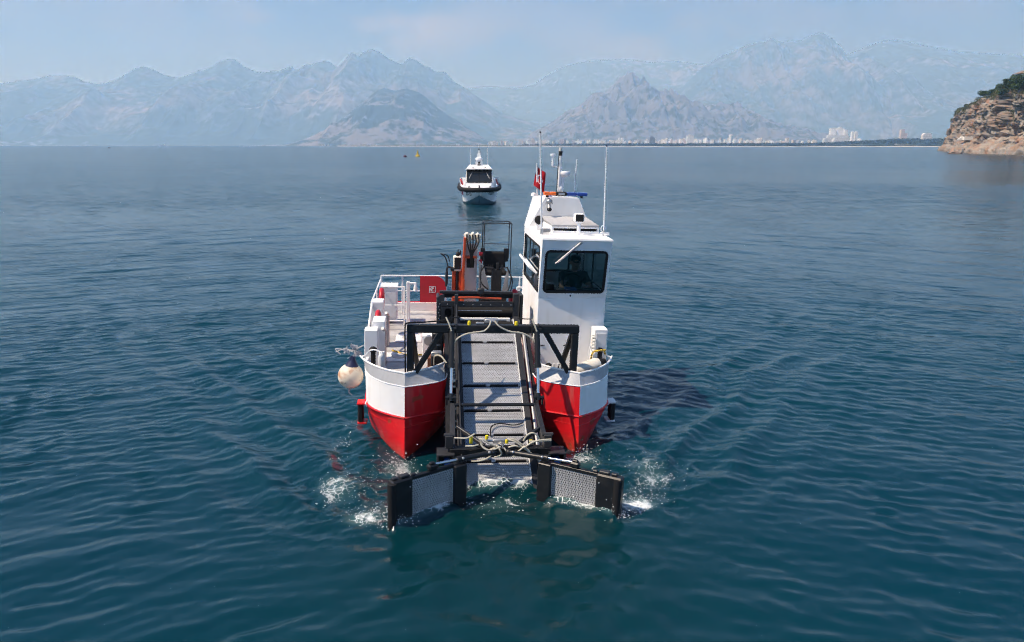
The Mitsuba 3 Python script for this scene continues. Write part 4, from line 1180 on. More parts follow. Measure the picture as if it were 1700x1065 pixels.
sw = shapely.LineString([(-.978 + .038 * math.cos(a), 1.612 + .040 * math.sin(a)) for a in th]).buffer(.009)
sw = sw.union(shapely.LineString([(-.995, 1.60), (-.965, 1.635), (-.945, 1.64)]).buffer(.009))
put(rp + '__emblem', [plate(g, [0, 6.016, 0], [1, 0, 0], [0, 0, 1], .004) for s_ in (sq, sw) for g in getattr(s_, 'geoms', [s_])], 'white_paint', False)

# ---- crane and its seat -----------------------------------------------------------
cr = put('crane', [hull([[-.33, 4.25, 1.0], [-.05, 4.25, 1.0], [-.33, 4.5, 1.0], [-.05, 4.5, 1.0], [-.29, 4.25, 2.95], [-.03, 4.25, 2.95], [-.29, 4.42, 2.95], [-.03, 4.42, 2.95]])], 'boom_pink', False, 'folded orange loader crane')
put(cr + '__boom', [bar([-.38, 4.22, 1.05], [-.305, 4.22, 3.10], .05, .16, up=(0, 1, 0)), bar([-.335, 4.15, 1.5], [-.325, 4.15, 2.2], .05, .06, up=(0, 1, 0))], 'orange_paint', False)
put(cr + '__boom_head', [cbox([-.31, 4.2, 2.98], [-.22, 4.42, 3.19], .02), cbox([-.17, 4.2, 3.04], [-.10, 4.42, 3.20], .02), cbox([-.06, 4.2, 2.98], [.0, 4.42, 3.19], .02), cyl([-.33, 4.3, 3.14], [.03, 4.3, 3.14], .03, 12)], 'pale_pvc', 40)
put(cr + '__collar', cbox([-.30, 4.16, 2.66], [-.05, 4.26, 2.71], .008), 'orange_paint', False)
put(cr + '__port', plate(shapely.box(-.235, 2.47, -.125, 2.66).buffer(.025), [0, 4.245, 0], [1, 0, 0], [0, 0, 1], .006), 'black_rubber', False)
for x, z in ((.02, 2.75), (.02, 2.58)):
    put(cr + '__cap', cyl([x - .02, 4.25, z], [x + .05, 4.25, z], .042, 14), 'bright_red', 40)
for k in range(5):
    x = -.27 + .06 * k
    put(cr + '__hose', tube(curve([[x, 4.19, 3.16], [x + .01, 4.13, 3.0], [-.19 + .012 * k, 4.14, 2.75], [-.18 + .012 * k, 4.18, 2.58], [-.18 + .01 * k, 4.26, 2.46]], 18), .014, 7), 'black_rubber', 40)
put(cr + '__outer_boom', [cbox([-.56, 4.3, 1.0], [-.49, 4.5, 2.40], .012), cbox([-.42, 4.3, 1.0], [-.35, 4.5, 2.40], .012)], 'orange_paint', False)
put(cr + '__ram', [cyl([-.455, 4.34, 1.1], [-.455, 4.34, 2.35], .04, 12)], 'black_paint', 40)
put(cr + '__sleeve', [cbox([-.54, 4.26, 2.36], [-.37, 4.50, 2.68], .02)], 'pale_pvc', False)
put(cr + '__sleeve', plate(shapely.box(-.505, 2.42, -.40, 2.64).buffer(.018), [0, 4.255, 0], [1, 0, 0], [0, 0, 1], .006), 'black_rubber', False)
put(cr + '__grapple', [tube(curve([[-.55, 4.3, 2.42], [-.66, 4.3, 2.44], [-.69, 4.3, 2.3], [-.69, 4.3, 2.02]], 14), .022, 8), tube(curve([[-.66, 4.3, 2.46], [-.70, 4.3, 2.62], [-.76, 4.28, 2.70], [-.82, 4.26, 2.74]], 14), .013, 7), tube(curve([[-.62, 4.3, 2.56], [-.66, 4.3, 2.68], [-.74, 4.3, 2.72], [-.80, 4.32, 2.72]], 14), .011, 7),
                       cbox([-.70, 4.24, 2.08], [-.655, 4.36, 2.36], .008), cyl([-.60, 4.3, 2.40], [-.52, 4.3, 2.40], .05, 12), ball([-.45, 4.35, 2.72], .05, 1), cyl([-.49, 4.35, 2.74], [-.38, 4.35, 2.74], .02), cyl([-.45, 4.35, 2.7], [-.44, 4.35, 2.82], .012), cyl([-.40, 4.35, 2.7], [-.39, 4.35, 2.80], .012)], 'black_paint', 40)
put(cr + '__base', [cbox([-.62, 4.1, .95], [.70, 4.75, 1.35], .03), cbox([-.05, 4.15, 1.35], [.62, 4.4, 1.55], .02), cbox([.02, 4.2, 1.55], [.62, 4.3, 1.95], .01)], 'black_paint', False)
st = put('crane_seat', [cbox([.12, 4.42, 2.38], [.60, 4.52, 2.78], .04), cbox([.10, 4.1, 2.30], [.60, 4.5, 2.42], .04)], 'black_rubber', False, 'black operator seat on top of the crane')
put(st + '__seat_stand', [cbox([.26, 4.0, 1.95], [.48, 4.08, 2.46], .015), cbox([.25, 3.96, 1.60], [.50, 4.06, 1.96], .02), cbox([.36, 3.99, 2.46], [.42, 4.05, 2.60], .01)], 'black_paint', False)
put(st + '__side_plate', [plate([(.0, 2.0), (.0, 2.62), (.10, 2.52), (.24, 2.0)], [0, 4.12, 0], [1, 0, 0], [0, 0, 1], .012), plate([(.50, 1.95), (.60, 2.42), (.64, 2.42), (.64, 1.95)], [0, 4.12, 0], [1, 0, 0], [0, 0, 1], .012)], 'bare_metal', False)
put(st + '__lever', [cyl([x, 4.0, 2.46], [x + .01, 3.97, 2.56], .008, 6) for x in (.18, .22, .26, .45, .48)] + [cyl([.12, 4.02, 2.5], [.30, 4.0, 2.49], .014, 8), cyl([.44, 4.0, 2.48], [.60, 4.02, 2.5], .014, 8)], 'dark_frame', 40)
put(st + '__hose', [tube(curve([[.10, 4.1, 2.5], [.02, 4.0, 2.35], [.06, 3.98, 2.15], [.2, 4.0, 2.02]], 16), .014, 7), tube(curve([[.60, 4.1, 2.5], [.68, 4.0, 2.3], [.66, 4.0, 2.1], [.60, 4.0, 1.95]], 16), .014, 7), tube(curve([[.62, 4.1, 2.45], [.72, 4.05, 2.2], [.66, 4.0, 1.9]], 12), .012, 7)], 'black_rubber', 40)
put(st + '__headrest_post', [cbox([.05, 4.5, 2.55], [.15, 4.56, 2.84], .01), cbox([.56, 4.5, 2.55], [.66, 4.56, 2.84], .01)], 'black_paint', False)
y0, y1 = 4.18, 4.62
cg = [[(.10, y0), (.68, y0)], [(.10, y1), (.68, y1)], [(.10, y0), (.10, y1)], [(.68, y0), (.68, y1)]]
put(st + '__guard_cage', [cyl([a[0], a[1], 3.42], [b[0], b[1], 3.42], .011, 7) for a, b in cg] + [cyl([.10, y0, 2.98], [.68, y0, 2.98], .009, 6)] + [cyl([x, y, 2.3 if y == y0 else 2.6], [x, y, 3.42], .011, 7) for x in (.10, .68) for y in (y0, y1)], 'dark_frame', 40)
put('red_canister', lathe([(0, 0), (.13, 0), (.13, .2), (.10, .34), (.03, .42), (0, .42)], (.84, 4.6, 1.5)), 'bright_red', 40)
put('canister_rack', [cbox([.68, 4.5, .95], [.98, 4.75, 1.5], .02)], 'dark_frame', False)

# ---- wheelhouse ---------------------------------------------------------------------
XA, XB, YF, YB, ZK, ZR, ZD = .905, 2.155, 1.58, 3.80, 2.36, 3.44, .95
YT = 1.36          # the front leans out over the foredeck towards the roof
wh = put('wheelhouse', [cbox([XA, YF, ZD], [XB, YF + .04, ZK], .006), cbox([XA, YF + .04, ZD], [XA + .035, YB - .04, ZK - .02], .004), cbox([XB - .035, YF + .04, ZD], [XB, YB - .04, ZK - .02], .004), cbox([XA, YB - .04, ZD], [XB, YB, ZK + .06], .004)], 'white_paint', False, 'tall white wheelhouse on the right hull')
fy = np.array([0, YT - YF, ZR - ZK])
fl = np.linalg.norm(fy)
fy /= fl
wx0, wx1, wz0, wz1 = 1.0 - XA, 2.075 - XA, .13, .885
win = shapely.box(wx0, wz0, wx1, wz1).buffer(-.06).buffer(.06)
put(wh + '__front_wall', plate(shapely.box(0, 0, XB - XA, fl).difference(win), [XA, YF, ZK], [1, 0, 0], fy, -.035), 'white_paint', False)
side_poly = shapely.Polygon([(YF + .005, ZK - .03), (YT + .012, ZR), (YB, ZR), (YB, ZK - .03)])
sw_ = shapely.Polygon([(1.66, 2.46), (1.62, 3.27), (3.62, 3.27), (3.62, 2.46)]).buffer(-.05).buffer(.05)
put(wh + '__side_wall', plate(side_poly.difference(sw_), [XA - .001, 0, 0], [0, 1, 0], [0, 0, 1], .034), 'white_paint', False)
put(wh + '__side_wall', plate(side_poly.difference(sw_), [XB - .034, 0, 0], [0, 1, 0], [0, 0, 1], .035), 'white_paint', False)
bw = shapely.box(XA + .12, 2.5, XB - .12, 3.25).buffer(-.05).buffer(.05)
put(wh + '__back_wall', plate(shapely.box(XA + .036, ZK + .06, XB - .036, ZR).difference(bw), [0, YB, 0], [1, 0, 0], [0, 0, 1], .03), 'white_paint', False)
put(wh + '__roof', hull([[XA - .012, YT - .02, ZR], [XB + .012, YT - .02, ZR], [XA - .012, YB + .02, ZR], [XB + .012, YB + .02, ZR], [XA, YT - .01, ZR + .03], [XB, YT - .01, ZR + .03], [XA, YB, ZR + .03], [XB, YB, ZR + .03]]), 'white_paint', False)
put(wh + '__floor', cbox([XA + .04, YF + .05, ZD + .5], [XB - .04, YB - .05, ZD + .53], .002), 'cabin_dark', False)
fr = win.buffer(.030).difference(win.buffer(-.012))
put(wh + '__window_frame', plate(fr, np.array([XA, YF, ZK]) + np.cross([1, 0, 0], fy) * .012, [1, 0, 0], fy, -.03), 'black_rubber', False)
put(wh + '__window_pane', plate(win.buffer(.01), np.array([XA, YF, ZK]) - np.cross([1, 0, 0], fy) * .010, [1, 0, 0], fy, .001) if False else place(trimesh.Trimesh(*(lambda c: (np.array([[c[0], c[1], 0], [c[2], c[1], 0], [c[2], c[3], 0], [c[0], c[3], 0]]), [[0, 1, 2], [0, 2, 3]]))(win.bounds), process=False), np.array([XA, YF, ZK]) - np.cross([1, 0, 0], fy) * .012, [1, 0, 0], fy, np.cross([1, 0, 0], fy)), 'window_glass', False)


def pane(poly, o, ex, ey):
    v, f = trimesh.creation.triangulate_polygon(poly, engine='earcut')
    m = trimesh.Trimesh(np.column_stack([v, np.zeros(len(v))]), f, process=False)
    ex, ey = np.asarray(ex, float), np.asarray(ey, float)
    return place(m, o, ex, ey, np.cross(ex, ey))


for x, sgn in ((XA + .015, -1), (XB - .015, 1)):
    put(wh + '__window_pane', pane(sw_, [x, 0, 0], [0, 1, 0], [0, 0, 1]), 'window_glass', False)
    put(wh + '__window_frame', plate(sw_.buffer(.022).difference(sw_.buffer(-.012)), [XA - .012 if sgn < 0 else XB - .010, 0, 0], [0, 1, 0], [0, 0, 1], .022), 'black_rubber', False)
put(wh + '__window_pane', pane(bw, [0, YB - .015, 0], [1, 0, 0], [0, 0, 1]), 'window_glass', False)
put(wh + '__window_frame', plate(bw.buffer(.02).difference(bw.buffer(-.02)), [0, YB - .028, 0], [1, 0, 0], [0, 0, 1], .012), 'black_rubber', False)
put(wh + '__window_post', [cbox([XB - .05, 2.55, ZK], [XB - .036, 2.62, ZR], .003), cbox([XA + .036, 2.5, ZK], [XA + .05, 2.56, ZR], .003), cbox([1.85, YB - .05, 2.5], [1.89, YB - .032, 3.25], .003)], 'cabin_dark', False)
# open side window: a white frame standing out from the wall
put(wh + '__hinged_window_frame', [tube([[XA - .02, 1.75, 2.78], [XA - .15, 1.80, 2.88], [XA - .15, 3.2, 2.90], [XA - .02, 3.25, 2.80]], .024, 8), tube([[XA - .02, 1.75, 2.78], [XA - .02, 3.25, 2.80]], .018, 8)], 'white_paint', 40)
put(wh + '__wiper', [cyl([1.57, YT - .02, 3.40], [1.15, 1.385, 3.02], .011, 7), cyl([1.59, YT - .015, 3.39], [1.20, 1.37, 3.04], .006, 6), cyl([1.56, YT + .02, 3.40], [1.59, YT - .04, 3.40], .022, 10)], 'bare_metal', 40)
put(wh + '__wash_nozzle', [cyl([1.49, YF - .03, 2.40], [1.49, YF + .0, 2.42], .012, 6)], 'black_rubber', 40)
put(wh + '__console', [cbox([XA + .05, 1.65, ZK - .35], [XB - .05, 1.98, ZK + .12], .02), cbox([1.0, 1.70, ZK + .12], [1.22, 1.92, ZK + .24], .02)], 'cabin_dark', False)
put(wh + '__steering_wheel', [tube([[1.62 + .17 * math.cos(a), 2.05 + .06 * math.sin(a), ZK + .20 + .16 * math.sin(a)] for a in np.linspace(0, 2 * np.pi, 25)], .014, 7)], 'black_rubber', 40)
put(wh + '__chart', cbox([1.42, 1.66, ZK + .121], [1.62, 1.84, ZK + .16], .004), 'blue_plastic', False)
put(wh + '__tray', cbox([1.06, 1.62, ZK + .245], [1.20, 1.70, ZK + .27], .008), 'white_paint', False)
put(wh + '__helm_seat', [cbox([1.50, 2.50, 1.98], [2.0, 2.95, 2.08], .04), cbox([1.52, 2.92, 2.08], [1.98, 3.02, 2.62], .04), cyl([1.75, 2.72, 1.48], [1.75, 2.72, 1.98], .06)], 'cabin_dark', False)
for x in (1.02, 1.45):
    put(wh + '__step', cbox([x - .04, YF - .012, 1.46], [x + .04, YF - .001, 1.475], .002), 'black_rubber', False)
# roof gear
sp = put(wh + '__solar_panel', hull([[1.19, 2.10, 3.60], [2.07, 2.10, 3.60], [1.13, 3.15, 3.66], [2.04, 3.15, 3.66], [1.19, 2.10, 3.63], [2.07, 2.10, 3.63], [1.13, 3.15, 3.69], [2.04, 3.15, 3.69]]), 'panel_grey' if 'panel_grey' in scene else 'deck_grey', False)
put(wh + '__panel_frame', [cbox([1.20, 2.11, 3.47], [2.06, 2.14, 3.52], .004), cbox([1.20, 2.12, 3.565], [2.06, 2.15, 3.60], .004), cbox([1.18, 2.12, 3.47], [1.22, 3.1, 3.60], .004), cbox([2.04, 2.12, 3.47], [2.08, 3.1, 3.60], .004)], 'white_paint', False)
put(wh + '__vent_slot', cbox([1.22, 2.16, 3.472], [2.04, 2.18, 3.565], .002), 'black_rubber', False)
put(wh + '__roof_house', hull([[XA, 3.18, ZR + .031], [2.15, 3.18, ZR + .031], [XA, YB, ZR + .031], [2.15, YB, ZR + .031], [1.22, 3.22, 4.05], [1.90, 3.22, 4.05], [1.03, 3.50, 4.05], [1.93, 3.75, 4.05], [1.05, 3.76, 4.05]]), 'white_paint', False)
fl_ = put(wh + '__floodlight', [cbox([1.55, 1.86, 3.70], [1.74, 1.98, 3.87], .03), cyl([1.65, 1.92, ZR + .03], [1.65, 1.92, 3.72], .035, 10)], 'white_paint', False)
put(wh + '__floodlight_lens', cbox([1.572, 1.845, 3.72], [1.718, 1.862, 3.85], .012), 'black_rubber', False)
put(wh + '__horn', [lathe([(.0, .02), (.05, .02), (.085, 0), (.085, -.03), (0, -.05)], (1.02, 2.62, 3.66), (0, -1, .1))], 'black_rubber', 40)
put(wh + '__horn', cbox([.96, 2.62, 3.47], [1.08, 2.72, 3.60], .02), 'white_paint', False)
put(wh + '__camera', [ball([1.27, 3.08, 3.98], .055, 2), cyl([1.27, 3.10, 3.93], [1.28, 3.0, 3.84], .035, 12)], 'bare_metal', 40)
put(wh + '__camera', [cyl([1.28, 3.10, 3.83], [1.285, 3.02, 3.83], .04, 12), cyl([1.275, 3.0, 3.85], [1.28, 2.97, 3.835], .028, 12), tube(curve([[1.25, 3.14, 4.05], [1.33, 3.10, 4.0], [1.34, 3.12, 3.93]], 8), .008, 6)], 'black_rubber', 40)
put(wh + '__bracket', [box([.98, 1.95, 3.50 + .015 * k], [1.14, 2.05, 3.505 + .015 * k]) for k in range(5)] + [box([.98 + .03 * k, 1.95, 3.47], [.985 + .03 * k, 1.96, 3.58]) for k in range(6)], 'bare_metal', False)
scene['lamp_orange'] = dict(type='principled', base_color=rgb(0.85, 0.16, 0.02), roughness=0.15, specular=0.6, clearcoat=1.0)
scene['lamp_blue'] = dict(type='principled', base_color=rgb(0.015, 0.05, 0.28), roughness=0.12, specular=0.6, clearcoat=1.0)
put(wh + '__light_bar', [cbox([1.45, 3.28, 4.085], [1.66, 3.42, 4.16], .012), cbox([1.25, 3.33, 4.05], [1.30, 3.37, 4.085], .004), cbox([1.95, 3.33, 4.05], [2.0, 3.37, 4.085], .004)], 'black_rubber', False)
put(wh + '__amber_lamp', [cbox([1.20, 3.29, 4.09], [1.322, 3.41, 4.155], .012), cbox([1.327, 3.29, 4.09], [1.45, 3.41, 4.155], .012)], 'lamp_orange', False)
put(wh + '__blue_lamp', [cbox([1.66, 3.29, 4.09], [1.868, 3.41, 4.155], .012), cbox([1.873, 3.29, 4.09], [2.08, 3.41, 4.155], .012)], 'lamp_blue', False)
put(wh + '__speaker', [cbox([1.49, 3.275, 4.10], [1.62, 3.29, 4.145], .004)], 'bare_metal', False)
ms = put('mast', [cyl([1.56, 3.6, 4.05], [1.55, 3.6, 4.86], .036, 12), cyl([1.40, 3.6, 4.66], [1.55, 3.6, 4.62], .014, 8), cyl([1.60, 3.6, 4.05], [1.63, 3.6, 4.46], .03, 10), ball([1.58, 3.6, 4.2], .06, 2, (1, 1, 1.3))], 'white_paint', 40, 'white mast with sensors on the wheelhouse roof')
put(ms + '__wind_sensor', [lathe([(0, 0), (.02, 0), (.028, .03), (.022, .09), (.025, .19), (.06, .20), (.06, .235), (0, .24)], (1.40, 3.6, 4.655))], 'white_paint', 40)
put(ms + '__radar_dome', lathe([(0, 0), (.07, .01), (.11, .05), (.115, .09), (.10, .115), (0, .125)], (1.66, 3.6, 4.44)), 'white_paint', 40)
put(ms + '__navigation_light', [cyl([1.55, 3.6, 4.86], [1.55, 3.6, 4.93], .035, 10), cyl([1.55, 3.6, 4.93], [1.55, 3.6, 4.95], .05, 10)], 'black_rubber', 40)
put(ms + '__top_light', cyl([1.54, 3.6, 4.95], [1.54, 3.6, 5.02], .03, 10), 'pale_pvc', 40)
put(ms + '__cable', tube(curve([[1.50, 3.56, 4.06], [1.50, 3.55, 4.5], [1.51, 3.55, 4.9]], 14), .008, 6), 'black_rubber', 40)
for a, b, r, nm in (([.965, 1.9, 3.47], [.86, 1.9, 5.25], .018, 'tall'), ([2.12, 1.9, 3.47], [2.07, 1.9, 5.06], .016, ''), ([1.90, 4.0 - .3, 4.06], [1.91, 4.0 - .3, 4.80], .017, '')):
    an = put('whip_antenna', tube([a, np.array(a) * .5 + np.array(b) * .5, b], [r, r * .9, r * .55], 10), 'white_paint', 40)
    if nm == 'tall' or r == .016:
        put(an + '__tip', cyl(b, np.array(b) + [0, 0, .03], r * .8, 8), 'black_rubber', 40)
    put(an + '__mount', [cyl(np.array(a) - [0, 0, .03], np.array(a) + [0, 0, .10], r * 1.6, 8)], 'bare_metal', 40)
put('antenna_bracket', [cbox([2.05, 1.87, 3.50], [2.22, 1.93, 3.53], .004), tube([[2.10 + .04 * math.cos(a), 1.9, 3.60 + .06 * math.sin(a)] for a in np.linspace(0, 6.28, 14)], .008, 6), cbox([2.12, 1.85, 3.47], [2.22, 2.0, 3.50], .01)], 'white_paint', 40)
put('flag_staff', cyl([1.10, 3.45, 3.9], [1.05, 3.45, 4.70], .014, 8), 'white_paint', 40)
put('roof_fairing', lathe([(0, 0), (.06, .0), (.05, .05), (.02, .07), (0, .07)], (1.03, 3.55, 4.05), sides=8), 'white_paint', 40)
put('roof_fairing', [lathe([(0, 0), (.09, .0), (.07, .05), (0, .07)], (1.33, 3.62, 4.05), sides=12)], 'white_paint', 40)

# right hull fittings
rb = put('side_box', [cbox([1.90, 1.22, .95], [2.145, 1.50, 1.865], .012)], 'white_paint', False, 'white box post on the right bow in front of the wheelhouse')
put(rb + '__door', cbox([1.93, 1.208, 1.25], [2.12, 1.22, 1.80], .005), 'grey_white_paint', False)
put('grab_rail', [tube([[1.10, .78, .96], [1.10, .78, 1.36], [1.22, .78, 1.36], [1.22, .78, .96]], .016)], 'white_paint', 40)
put('grab_rail', [tube(curve([[1.80, 1.05, 1.20], [1.77, 1.05, 1.40], [1.80, 1.08, 1.60], [1.83, 1.08, 1.5]], 12), .010)], 'white_paint', 40)
put('deck_knob', lathe([(0, 0), (.03, 0), (.03, .10), (.055, .11), (.055, .17), (.02, .19), (0, .19)], (1.0, .72, 1.2)), 'black_rubber', 40)
rl2 = np.linspace(0, 1, 40)
put('coiled_rope', tube([[1.87 + .035 * math.cos(9 * 6.28 * t), 1.16 + .03 * math.sin(9 * 6.28 * t), 1.78 - .55 * t] for t in np.linspace(0, 1, 130)], .010, 6), 'pale_pvc', 40)
# ------------------------------------------------------------------ things that ride on the working boat
def body_mesh(joints, bones, length=0.02, rounds=10):
    parts = []
    for a, b in bones:
        s = []
        for k in (a, b):
            c, r = joints[k]
            s.append(manifold3d.Manifold.sphere(r, 20).translate(list(map(float, c))))
        parts.append(manifold3d.Manifold.batch_hull(s))
    m = manifold3d.Manifold.batch_boolean(parts, manifold3d.OpType.Add).refine_to_length(length).to_mesh()
    t = trimesh.Trimesh(m.vert_properties[:, :3], m.tri_verts, process=True)
    trimesh.smoothing.filter_taubin(t, iterations=rounds)
    return t


mat('skin', (0.46, 0.27, 0.19), 0.55, 0.4)
mat('dark_shirt', worn((0.030, 0.036, 0.048), (0.05, 0.055, 0.065), 0.4, 6.0), 0.85, 0.2)
mat('dark_trousers', (0.035, 0.04, 0.055), 0.85, 0.2)
mat('dark_cap', (0.02, 0.022, 0.028), 0.8, 0.2)
mat('hair_dark', (0.015, 0.012, 0.010), 0.6, 0.3)
C0 = np.array([1.77, 2.62, 2.10])       # seat of the helmsman's trousers
J = {}
def jn(n, x, y, z, r): J[n] = (C0 + [x, y, z], r)
jn('hipL', -.10, .05, .04, .10); jn('hipR', .10, .05, .04, .10); jn('waist', 0, .08, .20, .125); jn('chest', 0, .06, .42, .15); jn('shL', -.19, .05, .50, .075); jn('shR', .19, .05, .50, .075); jn('neck', 0, .04, .58, .058)
jn('elL', -.27, -.16, .30, .05); jn('elR', .29, -.12, .28, .05); jn('wrL', -.22, -.42, .34, .032); jn('wrR', .12, -.40, .32, .032)
jn('knL', -.13, -.38, .04, .07); jn('knR', .13, -.38, .04, .07); jn('anL', -.13, -.42, -.42, .045); jn('anR', .13, -.42, -.42, .045); jn('toL', -.14, -.58, -.50, .04); jn('toR', .14, -.58, -.50, .04)
jn('slL', -.235, -.04, .40, .062); jn('slR', .245, -.02, .39, .062)
HC = C0 + [0, -.01, .76]
jn('head', 0, -.01, .77, .098); jn('jaw', 0, -.045, .685, .062); jn('nose', 0, -.118, .745, .018); jn('brow', 0, -.07, .79, .055); jn('earL', -.098, .01, .745, .020); jn('earR', .098, .01, .745, .020); jn('necktop', 0, .02, .68, .058); jn('occ', 0, .035, .78, .088)
fing = []
for sd, w in (('L', 'wrL'), ('R', 'wrR')):
    c = J[w][0]
    s = 1 if sd == 'L' else -1
    J['palm' + sd] = (c + [s * .015, -.07, .012], .034)
    fing.append((w, 'palm' + sd))
    for f in range(4):
        b = c + [s * (.04 - .024 * f), -.115, .02]
        J[f'f{sd}{f}a'], J[f'f{sd}{f}b'], J[f'f{sd}{f}c'] = (b, .0105), (b + [0, -.032, -.012], .0095), (b + [0, -.022, -.042 + .003 * f], .0085)
        fing += [('palm' + sd, f'f{sd}{f}a'), (f'f{sd}{f}a', f'f{sd}{f}b'), (f'f{sd}{f}b', f'f{sd}{f}c')]
    J[f't{sd}a'], J[f't{sd}b'] = (c + [s * .048, -.06, .01], .013), (c + [s * .052, -.105, -.012], .010)
    fing += [('palm' + sd, f't{sd}a'), (f't{sd}a', f't{sd}b')]
skin = body_mesh(J, [('neck', 'necktop'), ('necktop', 'jaw'), ('head', 'jaw'), ('head', 'occ'), ('head', 'brow'), ('brow', 'nose'), ('jaw', 'nose'), ('head', 'earL'), ('head', 'earR'), ('necktop', 'occ'), ('elL', 'wrL'), ('elR', 'wrR'), ('slL', 'elL'), ('slR', 'elR'), ('neck', 'chest'), ('shL', 'slL'), ('shR', 'slR'), ('chest', 'shL'), ('chest', 'shR')] + fing, .012, 6)
shirtJ = {k: (c, r * 1.13 + .006) for k, (c, r) in J.items()}
shirt = body_mesh(shirtJ, [('hipL', 'waist'), ('hipR', 'waist'), ('hipL', 'hipR'), ('waist', 'chest'), ('chest', 'shL'), ('chest', 'shR'), ('shL', 'slL'), ('shR', 'slR'), ('shL', 'shR')], .02, 8)
trous = body_mesh(shirtJ, [('hipL', 'hipR'), ('hipL', 'knL'), ('hipR', 'knR'), ('knL', 'anL'), ('knR', 'anR')], .025, 8)
shoes = body_mesh(shirtJ, [('anL', 'toL'), ('anR', 'toR')], .02, 5)
cap = lathe([(0, .115), (.05, .112), (.09, .085), (.112, .03), (.114, 0), (.108, 0), (.10, .03), (0, .10)], HC + [0, .012, .035], sides=22)
brim = hull([HC + [.085 * math.sin(a), -.085 - .10 * math.cos(a), .035 - .02 * math.cos(a) + dz] for a in np.linspace(-1.5, 1.5, 12) for dz in (0, .008)])
eyes = [ball(HC + [x, -.098, .012], .011, 1) for x in (-.034, .034)]
put_thing('person', {'body': (skin, 'skin', True), 'shirt': (shirt, 'dark_shirt', True), 'trousers': (trous, 'dark_trousers', True), 'shoe': (shoes, 'black_rubber', True), 'cap': ([cap, brim], 'dark_cap', 40), 'eye': (eyes, 'hair_dark', True),
                     'mouth': (tube(curve([HC + [-.022, -.108, -.068], HC + [0, -.114, -.070], HC + [.022, -.108, -.068]], 6), .004, 5), 'wood_brown', True)},
          'helmsman in dark shirt and cap seated behind the wheelhouse window', 'person')

# round mooring buoy hung over the left side
def buoy_color(p, n, uv):
    x, y, z = local(p)
    a = fbm(x * 6, y * 6, z * 6, 4)
    c = mix((0.70, 0.62, 0.50), (0.50, 0.22, 0.09), smoothstep(0.52, 0.78, a + (0.95 - z) * 0.30))
    return mix(c, (0.22, 0.12, 0.07), smoothstep(0.62, 0.75, fbm(x * 14, y * 14, z * 14, 3)) * 0.6)


mat('buoy_skin', proc(buoy_color), 0.45, 0.4)
mat('navy_rubber', (0.022, 0.026, 0.075), 0.5, 0.4)
bc_ = np.array([-2.435, 1.42, .935])
prof = [(r, z) for r, z in [(0, -.235)] + [(.225 * math.cos(a), .225 * math.sin(a)) for a in np.linspace(-1.5, 1.05, 16)] + [(.09, .215)]]
put_thing('mooring_buoy', {'body': (lathe(prof, bc_, (.12, 0, 1), 26), 'buoy_skin', 50), 'neck': (lathe([(.117, .19), (.10, .225), (.055, .30), (.045, .36), (0, .365)], bc_, (.12, 0, 1), 18), 'navy_rubber', 50)},
          'round cream and rust stained buoy with navy neck hanging off the left hull', 'buoy')
rope = [tube(curve([bc_ + [.05, 0, .36], bc_ + [.10, .0, .48], [-2.20, 1.42, 1.50]], 10), .012, 6)]
rr_ = np.random.default_rng(3)
for k in range(16):
    c = bc_ + [-.10 + .24 * rr_.random(), .02 * rr_.normal(), .42 + .12 * rr_.random()]
    rope.append(tube(curve([c, c + rr_.normal(size=3) * [.09, .04, .06], c + rr_.normal(size=3) * [.08, .04, .07]], 8), .010, 5))
put_thing('mooring_rope', {'': (rope, 'rope_grey' if 'rope_grey' in scene else mat('rope_grey', worn((0.50, 0.49, 0.50), (0.12, 0.12, 0.14), 0.7, 14.0), 0.9, 0.1), 40)}, 'tangle of grey rope holding the round buoy at the left rail', 'rope')
tail = [tube(curve([bc_ + [-.02, 0, -.23], bc_ + [-.04, -.02, -.30], bc_ + [.02, -.01, -.36]], 8), .012, 6)]
put_thing('fender_line', {'': (tail, 'rope_grey', 40)}, 'short frayed line under the round buoy', 'rope')
# white fender lying in the right bow
put_thing('fender', {'body': (lathe([(0, -.32), (.08, -.31), (.115, -.24), (.115, .2), (.08, .27), (0, .27)], (1.66, .72, 1.30), (1, .12, .35), 18), 'pale_pvc', 40), 'cap': (lathe([(.082, .265), (.07, .30), (.035, .38), (0, .39)], (1.66, .72, 1.30), (1, .12, .35), 16), 'black_rubber', 40)},
          'off white fender with black end lying in the right bow', 'fender')
put_thing('fender', {'body': (lathe([(0, 0), (.05, .01), (.062, .05), (.062, .42), (.03, .47), (0, .48)], (-1.86, .92, 1.02), (0, 0, 1), 16), 'grey_white_paint', 40), 'eye': (tube([[-1.86 + .02 * math.cos(a), .92, 1.51 + .025 * math.sin(a)] for a in np.linspace(0, 6.28, 10)], .006, 5), 'grey_white_paint', 40)},
          'slim grey fender standing upright inside the left bow', 'fender')
scene['rope_yellow'] = dict(type='principled', base_color=proc(lambda p, n, uv: mix((0.70, 0.46, 0.06), (0.06, 0.05, 0.03), smoothstep(0.55, 0.62, noise(p.x * 45, p.y * 45, p.z * 45)))), roughness=0.8)
put_thing('yellow_rope', {'': ([tube(curve([[1.83, .98, 1.25], [1.80, .96, 1.40], [1.83, .95, 1.52], [1.92, .93, 1.56], [2.02, .95, 1.55], [2.06, 1.0, 1.47]], 26), .016, 7), tube(curve([[1.86, .95, 1.53], [1.95, .90, 1.57], [2.05, .95, 1.56], [2.0, 1.02, 1.54]], 16), .018, 7)], 'rope_yellow', 40)},
          'yellow and black rope looped over the white bollard on the right bow', 'rope')
put_thing('yellow_hose', {'': ([tube(curve([[-1.78, 2.9, .985], [-1.60, 2.7, .985], [-1.45, 2.55, .985], [-1.1, 2.6, .985]], 20), .016, 7)], 'rope_yellow', 40)}, 'yellow hose lying across the left deck', 'hose')
